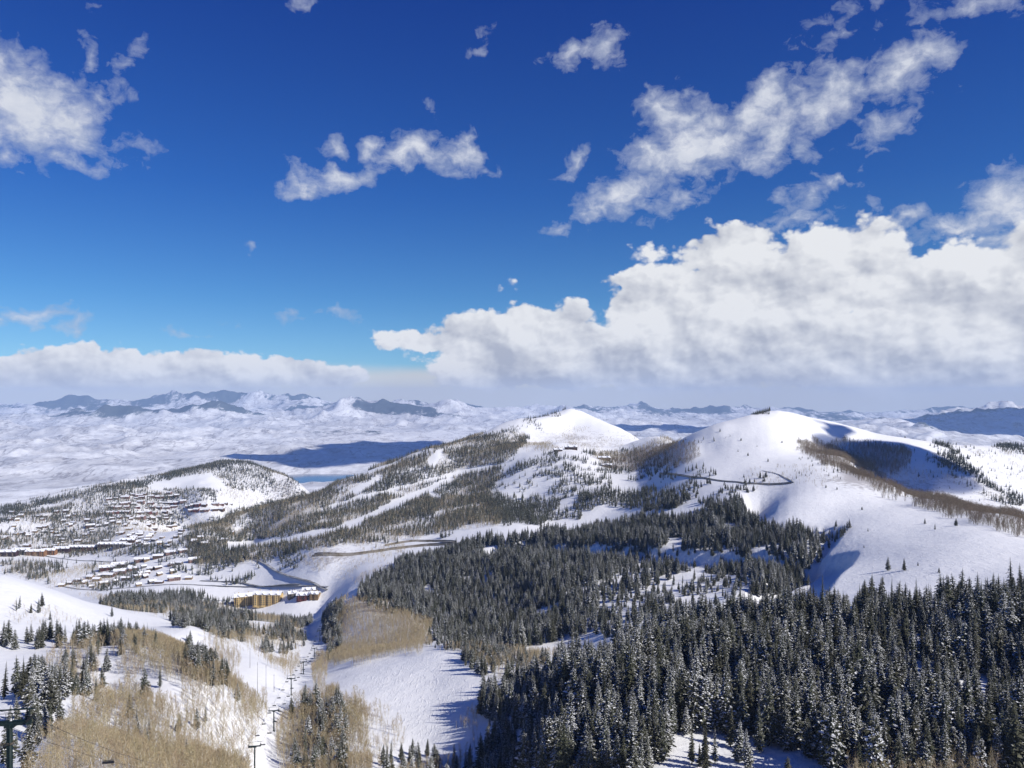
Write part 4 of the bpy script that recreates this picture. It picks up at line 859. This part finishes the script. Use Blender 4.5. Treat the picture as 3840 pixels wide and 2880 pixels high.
# chairs
def make_chair():
    t = empty('lift_chair', (0, 0, 0), LROT)
    h = MB(); h.path([(0, 0, 0), (0, 0, -.5), (-.0, -.25, -1.2), (0, -.25, -2.1)], .035, 6); h.tube((-1.05, -.25, -2.1), (1.05, -.25, -2.1), .03, .03, 6)
    for sx in (-1, 1): h.path([(sx*1.05, -.25, -2.1), (sx*1.1, -.3, -2.75), (sx*1.1, .2, -2.85)], .028, 6)
    h.build('hanger', M['steel'], t)
    s = MB(); s.box((0, .05, -2.8), (2.2, .5, .09)); s.build('seat', M['cushion'], t)
    s = MB(); s.box((0, -.26, -2.5), (2.2, .07, .45)); s.build('backrest', M['cushion'], t)
    r_ = MB(); r_.path([(-1.05, .1, -2.4), (-1.0, .42, -2.45), (1.0, .42, -2.45), (1.05, .1, -2.4)], .025, 6); r_.build('safety_bar', M['steel'], t)
    return t
def along(pts, s):
    for a, b in zip(pts[:-1], pts[1:]):
        l = (b-a).length
        if s <= l: return a.lerp(b, s/l)
        s -= l
    return pts[-1]
ch0 = make_chair(); k = 0; NEARC = 1
for sx, off in ((1, 92), (-1, 88)):
    s = off
    while s < 1230:
        p = along(ROPES[sx], s)
        if p.y < 385 and not (sx > 0 and NEARC > .5 and p.y > 138 and proj(*p)[0] > 76): s += 27; continue
        if p.y < 385: NEARC = 0
        o = ch0 if k == 0 else copy_tree(ch0); o.location = p; side = 'uphill' if sx > 0 else 'downhill'
        if p.y < 200: tag(o, 'nearest empty lift chair hanging on the '+side+' rope over the bare wood at the bottom', 'lift chair', 'chairs of the chairlift')
        else: tag(o, 'small distant lift chair hanging on the '+side+' rope of the chairlift', 'lift chair', 'chairs on the '+side+' rope')
        k += 1; s += 27
# tall bare poles on the open snow left of the lift
for u, v, h, lb in [(250,668,16,'tall thin pole furthest left on the open snow beside the bare wood'),(257.5,694,22,'tallest thin pole on the open snow left of the lift'),(266,695,21,'tall thin pole in the middle of the open snow left of the lift'),(274,692,13,'shortest thin pole of the open snow, nearest the lift')]:
    p = hit(u, min(v, 700), 300); b = MB(); b.tube((0, 0, -.5), (0, 0, h), .17, .08, 8); b.tube((-.5, 0, h*.93), (.5, 0, h*.93), .05, .05, 6)
    o = b.build('thin_pole', M['woodpole']); o.location = p; tag(o, lb, 'pole')
# ------------------------------------------------------------------ roads (sheets laid on the snow, with their cut banks)
def road(name, uv, w, mat, label, lift=.5, bank=None, dm=(60, 31000), wpx=0):
    P0 = [hit(u, v, dm[0], dm[1]) for u, v in uv]; pts = []
    for a, b in zip(P0[:-1], P0[1:]):
        n = max(2, int((b-a).length/9)); pts += [a.lerp(b, i/n) for i in range(n)]
    pts.append(P0[-1])
    for _ in range(14): pts = [pts[0]]+[(pts[i-1]+pts[i]*2+pts[i+1])/4 for i in range(1, len(pts)-1)]+[pts[-1]]
    m_ = MB(); bm_ = MB(); prev = None
    for i, p in enumerate(pts):
        d = (pts[min(i+1, len(pts)-1)]-pts[max(i-1, 0)]); d.z = 0; d.normalize(); n = Vector((d.y, -d.x, 0))
        ww = w*(.9+.2*rnd.random())
        l_, r_ = p+n*ww/2, p-n*ww/2; zs = max(float(zat(q.x, q.y)) for q in (l_, r_, p))+lift
        l_.z = zs; r_.z = zs; cur = (l_, r_)
        if prev:
            m_.face([prev[0], prev[1], cur[1], cur[0]])
            if bank:
                f0, f1 = (prev[1], cur[1]) if prev[1].y > prev[0].y else (prev[0], cur[0]); q0, q1 = (prev[0], cur[0]) if prev[1].y > prev[0].y else (prev[1], cur[1])
                bm_.face([f0+Vector((0, .1, 0)), f1+Vector((0, .1, 0)), f1+Vector((0, 1.2, bank)), f0+Vector((0, 1.2, bank))]); bm_.face([q0, q1, q1+Vector((0, -1.5, -3.5)), q0+Vector((0, -1.5, -3.5))])
        prev = cur
    o = m_.build(name, mat); tag(o, label, None, kind='structure')
    if bank: b_ = bm_.build('road_bank', M['dirt']); tag(b_, 'earth cut bank along the '+label, None, kind='structure')
road('road', [(232,556),(247,557),(262,562),(274,571),(288,578),(305,583),(318,587),(327,592)], 6, M['road'], 'cleared road curving down to the base lodge')
road('road', [(62,586),(80,590),(110,590),(150,586),(200,585),(255,586),(300,589),(328,589)], 5.5, M['road'], 'cleared road running level across the valley behind the hotel')
road('road', [(200,581),(240,582),(300,586)], 6, M['road'], 'second narrow road above the level valley road')
road('hill_road', [(313,556),(330,557),(345,556),(370,553),(400,549),(425,545),(445,544.5),(460,545)], 6, M['dirt'], 'track along the slope under the central ridge', bank=2.6)
road('hill_road', [(385,546),(410,541),(440,541),(455,543)], 6, M['dirt'], 'upper short track under the central ridge', bank=2)
road('road', [(0,554.5),(40,555),(90,561),(120,562)], 5.5, M['road'], 'road along the foot of the village')
road('road', [(10,528),(5,534),(12,541),(20,547),(22,552)], 5.5, M['road'], 'winding road at the left of the village hill')
road('road', [(660,474),(690,478),(715,481),(745,484)], 3, M['road'], 'road climbing past the wood on the east slope', bank=1.2)
road('road', [(745,484),(770,484.5),(792,483.5)], 3.6, M['road'], 'dark cleared road loop on the upper snowfield', bank=1.2)
road('road', [(762,471),(778,474),(790,480),(794,483)], 2.5, M['road'], 'curved upper road on the snowfield')
road('track', [(990,588),(1024,600),(1060,612)], 2.2, M['cable'], 'dark fence line across the shaded snow at the right edge') if False else None
# ------------------------------------------------------------------ buildings
def gable(mb, w, d, h, rh, ov=.7, th=.45, base=2.5):
    """walls in slot 0, snow roof in slot 1, windows slot 2; ridge along x"""
    mb.box((0, 0, h/2-base/2), (w, d, h+base), 0)
    for sx in (-1, 1): mb.face([(sx*w/2, -d/2, h), (sx*w/2, d/2, h), (sx*w/2, 0, h+rh)], 0)
    X = w/2+ov; Y = d/2+ov; zl = h-rh*ov/(d/2)
    for sy in (-1, 1):
        a = [(-X, sy*Y, zl), (X, sy*Y, zl), (X, 0, h+rh), (-X, 0, h+rh)]; b_ = [(p[0], p[1], p[2]+th) for p in a]
        mb.face(b_, 1); mb.face(a[::-1], 1)
        for i in range(4): j = (i+1) % 4; mb.face([a[i], a[j], b_[j], b_[i]], 1)
def windows(mb, w, d, h, fl, nx, mi=2, sy=-1, rec=.04):
    for f in range(fl):
        for i in range(nx):
            x = -w/2+w*(i+.5)/nx; z = h*(f+.55)/fl; mb.box((x, sy*(d/2+rec), z), (w/nx*.5, .1, h/fl*.5), mi)
HP = []
for k, (wc, w, d, h, rh, fl, nx) in enumerate([('tan',16,11,6,3,2,5),('brown',14,12,7,3.5,2,4),('grey',18,10,6,2.6,2,5),('pink',26,12,8,3,3,7),('brown',22,12,7,3,2,6),('red',30,13,9,3,3,8),('plum',24,13,9,3,3,7),('tan',30,12,8,3,3,8)]):
    b = MB(); gable(b, w, d, h, rh); windows(b, w, d, h, fl, nx); windows(b, w, d, h, fl, nx, sy=1); b.box((w*.25, d*.1, h+rh*.9), (1.2, 1.2, 2.6), 0)
    if k % 2: b.box((-w*.2, -d*.5-1.4, h*.4), (w*.35, 3, h*.8), 0); b.box((-w*.2, -d*.5-1.4, h*.84), (w*.42, 3.6, .7), 1)
    HP.append(b.mesh('house', [M['w_'+wc], M['snow'], M['glass']]))
NAMES = ['tan', 'dark brown', 'grey', 'pinkish long', 'dark brown long', 'dark red', 'plum coloured', 'long tan']
placed = []
def house(u, v, k, group, where, rz=None, sc=1., dm=(1000, 3600)):
    p = hit(u, v, *dm)
    if any((p-q).length < 16*sc for q in placed) or p.y > 3700: return
    placed.append(p.copy()); o = bpy.data.objects.new('house', HP[k]); COL.objects.link(o); o.location = p; o.rotation_euler = (0, 0, rnd.uniform(-.5, .5) if rz is None else rz); sc *= rnd.uniform(.62, .95); o.scale = (sc*rnd.uniform(.8, 1.15), sc, sc*rnd.uniform(.85, 1.15))
    tag(o, NAMES[k]+' snow roofed house '+where, 'house', 'houses '+group)
for row, (v0, v1, ua, ub, n) in enumerate([(497,494,118,168,11),(500,497,110,176,14),(505,503,108,182,15),(509,508,112,178,14),(514,514,110,170,12),(519,519,112,165,10),(507,505,188,232,9),(511,511,190,226,7)]):
    for i in range(n):
        f = i/(n-1); house(ua+(ub-ua)*f+rnd.uniform(-1.5, 1.5), v0+(v1-v0)*f+rnd.uniform(-.8, .8), rnd.choice([3, 3, 4, 5, 2, 4]), 'in terraced rows on the village hill', 'in the terraced rows across the village hill', rnd.uniform(-.5, .5))
for i in range(110):
    u, v = rnd.uniform(0, 175), rnd.uniform(512, 548)
    house(u, v, rnd.choice([0, 1, 1, 2, 4, 2]), 'scattered among the village conifers', 'scattered among the conifers on the village hill')
for i in range(36):
    u = rnd.uniform(118, 232); v = rnd.uniform(531, 547)
    house(u, v, rnd.choice([0, 2, 4, 1]), 'on the lower village slope', 'on the lower village slope')
for j, (v0, v1, ua, ub, n) in enumerate([(586,570,62,130,13),(584,566,84,150,12),(588,574,92,150,11),(582,572,118,180,10),(586,578,138,196,9),(562,552,140,182,8),(570,560,150,200,8)]):
    for i in range(n):
        f = i/(n-1); house(ua+(ub-ua)*f+rnd.uniform(-1, 1), v0+(v1-v0)*f+rnd.uniform(-.7, .7), rnd.choice([0, 1, 2, 4, 3]), 'in the valley floor estate', 'in the stepped rows of the valley floor estate', .35+rnd.uniform(-.6, .6))
# apartment blocks at the foot of the village
def block(name, u, v, w, d, h, fl, wall, label, cat, rz=0, dm=(1000, 3000), nx=None, gables=3):
    p = hit(u, v, *dm); t = empty(name, p, rz); tag(t, label, cat)
    nx = nx or max(4, int(w/4)); a = MB(); a.box((0, 0, h/2-2), (w, d, h+4))
    for g in range(gables): x = -w/2+w*(g+.5)/gables; a.box((x, -d/2-.8, h/2-1), (w/gables*.45, 1.6, h+2))
    a.build('wall', M['w_'+wall], t)
    r_ = MB(); X, Y = w/2+1, d/2+1
    for sy in (-1, 1):
        q = [(-X, sy*Y, h), (X, sy*Y, h), (X, 0, h+d*.28), (-X, 0, h+d*.28)]; b_ = [(c[0], c[1], c[2]+.9) for c in q]
        r_.face(b_); r_.face(q[::-1])
        for i in range(4): j = (i+1) % 4; r_.face([q[i], q[j], b_[j], b_[i]])
    for g in range(gables):
        x = -w/2+w*(g+.5)/gables; ww = w/gables*.5
        for sx in (-1, 1):
            q = [(x+sx*ww/2, -d/2-2.2, h+.2), (x+sx*ww/2, 0, h+.2), (x, 0, h+3.6), (x, -d/2-2.2, h+3.6)]; b_ = [(c[0], c[1], c[2]+.8) for c in q]; r_.face(b_); r_.face(q)
            r_.face([q[0], q[3], b_[3], b_[0]])
    r_.build('roof', M['snow'], t)
    for f in range(fl):
        wn = MB(); bl_ = MB()
        for i in range(nx):
            x = -w/2+w*(i+.5)/nx; z = h*(f+.55)/fl
            ing = any(abs(x-(-w/2+w*(g+.5)/gables)) < w/gables*.24 for g in range(gables)); yy = -d/2-(1.62 if ing else .03)
            wn.box((x, yy, z), (w/nx*.55, .12, h/fl*.6)); 
            if not ing: bl_.box((x, yy-.6, z-h/fl*.42), (w/nx*.8, 1.3, .25))
        wn.build('window', M['glass'], t)
        if bl_.v: bl_.build('balcony', M['wood'], t)
    c_ = MB(); 
    for x in (-w*.3, w*.1, w*.36): c_.box((x, 1, h+d*.28+.8), (1.6, 1.6, 3))
    c_.build('chimney', M['w_'+wall], t)
    return t
block('hotel', 246, 605, 42, 16, 17, 5, 'yellow', 'left wing of the big yellow timber hotel, stepping back to the left', 'hotel', .42, nx=11, gables=3)
block('hotel', 268, 604.5, 50, 17, 19, 5, 'yellow', 'right wing of the big yellow timber hotel, facing the viewer', 'hotel', -.06, nx=13, gables=4)
block('lodge', 303, 598.5, 20, 15, 7, 2, 'red', 'low red walled base lodge under stepped snow roofs', 'lodge', .1, gables=2)
block('lodge', 315, 597.5, 16, 12, 7, 2, 'tan', 'tan gabled base lodge right of the red one', 'lodge', -.2, gables=2)
block('lodge', 309, 593, 22, 12, 6, 2, 'brown', 'brown lodge behind the red base lodge', 'lodge', .2, gables=2)
block('lodge', 292, 597, 14, 12, 7, 2, 'grey', 'small grey lodge with round snow roof left of the red base lodge', 'lodge', .5, gables=1)
for u, v, w, wl, lb in [(7,556,48,'plum','dark red apartment block at the left edge of the village'),(22,554,42,'grey','dark apartment block left of the orange one'),(36,555.5,44,'orange','orange brown apartment block, left of two'),(49,554.5,34,'orange','orange brown apartment block, right of two'),
                       (62,552.5,40,'plum','plum coloured apartment block beside the orange one'),(76,551,34,'plum','plum coloured apartment block in the middle of the row'),(89,551,34,'red','dark red apartment block towards the right of the row'),(106,548,36,'brown','brown apartment block at the right of the row'),(120,548,30,'grey','grey brown block last in the row'),(128,544,36,'brown','dark block on the slope right of the apartment row'),
                       (108,570,34,'red','red brick row house, lower left of two'),(120,567,34,'red','red brick row house, upper right of two')]:
    block('apartment_block', u, v, w, 15, 11 if v < 560 else 7, 4 if v < 560 else 2, wl, lb, 'apartment block', .35 if v > 560 else .06, gables=3)
block('mountain_lodge', 571, 449.5, 34, 14, 7, 2, 'brown', 'long snow roofed lodge on top of the knoll', 'lodge', 0, (1500, 2300), gables=2)
block('mountain_lodge', 558, 451.5, 22, 12, 5, 2, 'brown', 'low dark lodge left of the one on top of the knoll', 'lodge', .2, (1500, 2300), gables=1)
block('mountain_house', 604, 460, 30, 13, 6, 2, 'brown', 'dark snow roofed house in the brown wood right of the knoll', 'house', .1, (1500, 2300), gables=2)
block('mountain_house', 607, 467, 24, 12, 5, 2, 'brown', 'lower snow roofed house right of the knoll', 'house', -.2, (1400, 2300), gables=1)
# ------------------------------------------------------------------ a far skier on the left run
def skier(p, rz, label):
    me = bpy.data.meshes.new('skier')
    J = [(0,0,.95),(0,-.02,1.15),(0,.03,1.38),(0,.05,1.52),(0,.08,1.66),(0,.08,1.78),(-.1,0,.92),(-.13,.12,.52),(-.14,-.02,.1),(-.14,.12,.06),(.1,0,.92),(.13,.12,.52),(.14,-.02,.1),(.14,.12,.06),(-.2,.02,1.4),(-.32,.05,1.12),(-.28,.28,1.0),(-.27,.36,1.0),(.2,.02,1.4),(.32,.05,1.12),(.28,.28,1.0),(.27,.36,1.0)]
    E = [(0,1),(1,2),(2,3),(3,4),(4,5),(0,6),(6,7),(7,8),(8,9),(0,10),(10,11),(11,12),(12,13),(2,14),(14,15),(15,16),(16,17),(2,18),(18,19),(19,20),(20,21)]
    RR = [.15,.15,.16,.07,.115,.08,.1,.085,.07,.06,.1,.085,.07,.06,.075,.06,.05,.045,.075,.06,.05,.045]
    me.from_pydata(J, E, []); o = bpy.data.objects.new('person', me); COL.objects.link(o); me.materials.append(M['jacket'])
    md = o.modifiers.new('skin', 'SKIN'); o.modifiers.new('sub', 'SUBSURF').levels = 1
    for i, r in enumerate(RR): me.skin_vertices[0].data[i].radius = (r, r); me.skin_vertices[0].data[i].use_root = (i == 0)
    o.location = p; o.rotation_euler = (0, 0, rz); tag(o, label, 'person')
    for sx in (-1, 1):
        b = MB(); b.box((sx*.14, .15, .02), (.09, 1.7, .025)); q = b.build('ski', M['cable'], o)
for u, v, lb in [(103,624,'dark dressed skier alone on the wide left run'),(73,627,'second dark dressed skier lower on the left run, beside the trees')]:
    p = hit(u, v, 300); skier(p, rnd.uniform(0, 6), lb)
SUN_E = 5.0; EXPO = 0.0; DENOISE = True
build_world()
cam = bpy.data.cameras.new('camera'); co_ = bpy.data.objects.new('camera', cam); COL.objects.link(co_)
cam.sensor_width = 36; cam.lens = 36*F/1024; cam.shift_y = (CV-384)/1024; co_.rotation_euler = (R(90), 0, 0); cam.clip_end = 200000; cam.clip_start = .5
SC.camera = co_
L = bpy.data.lights.new('sun', 'SUN'); L.energy = SUN_E; L.angle = R(.5); L.color = (1, .955, .88); lo = bpy.data.objects.new('sun', L); COL.objects.link(lo); lo.rotation_euler = SUN.to_track_quat('Z', 'Y').to_euler()
lo.location = (200, -50, 150)
vs = SC.view_settings; vs.view_transform = 'Standard'; vs.look = 'None'; vs.exposure = EXPO; vs.gamma = 1
cy_ = SC.cycles; cy_.max_bounces = 3; cy_.diffuse_bounces = 2; cy_.glossy_bounces = 2; cy_.volume_bounces = 1; cy_.transparent_max_bounces = 4; cy_.use_denoising = DENOISE
cy_.caustics_reflective = False; cy_.caustics_refractive = False; cy_.use_adaptive_sampling = False
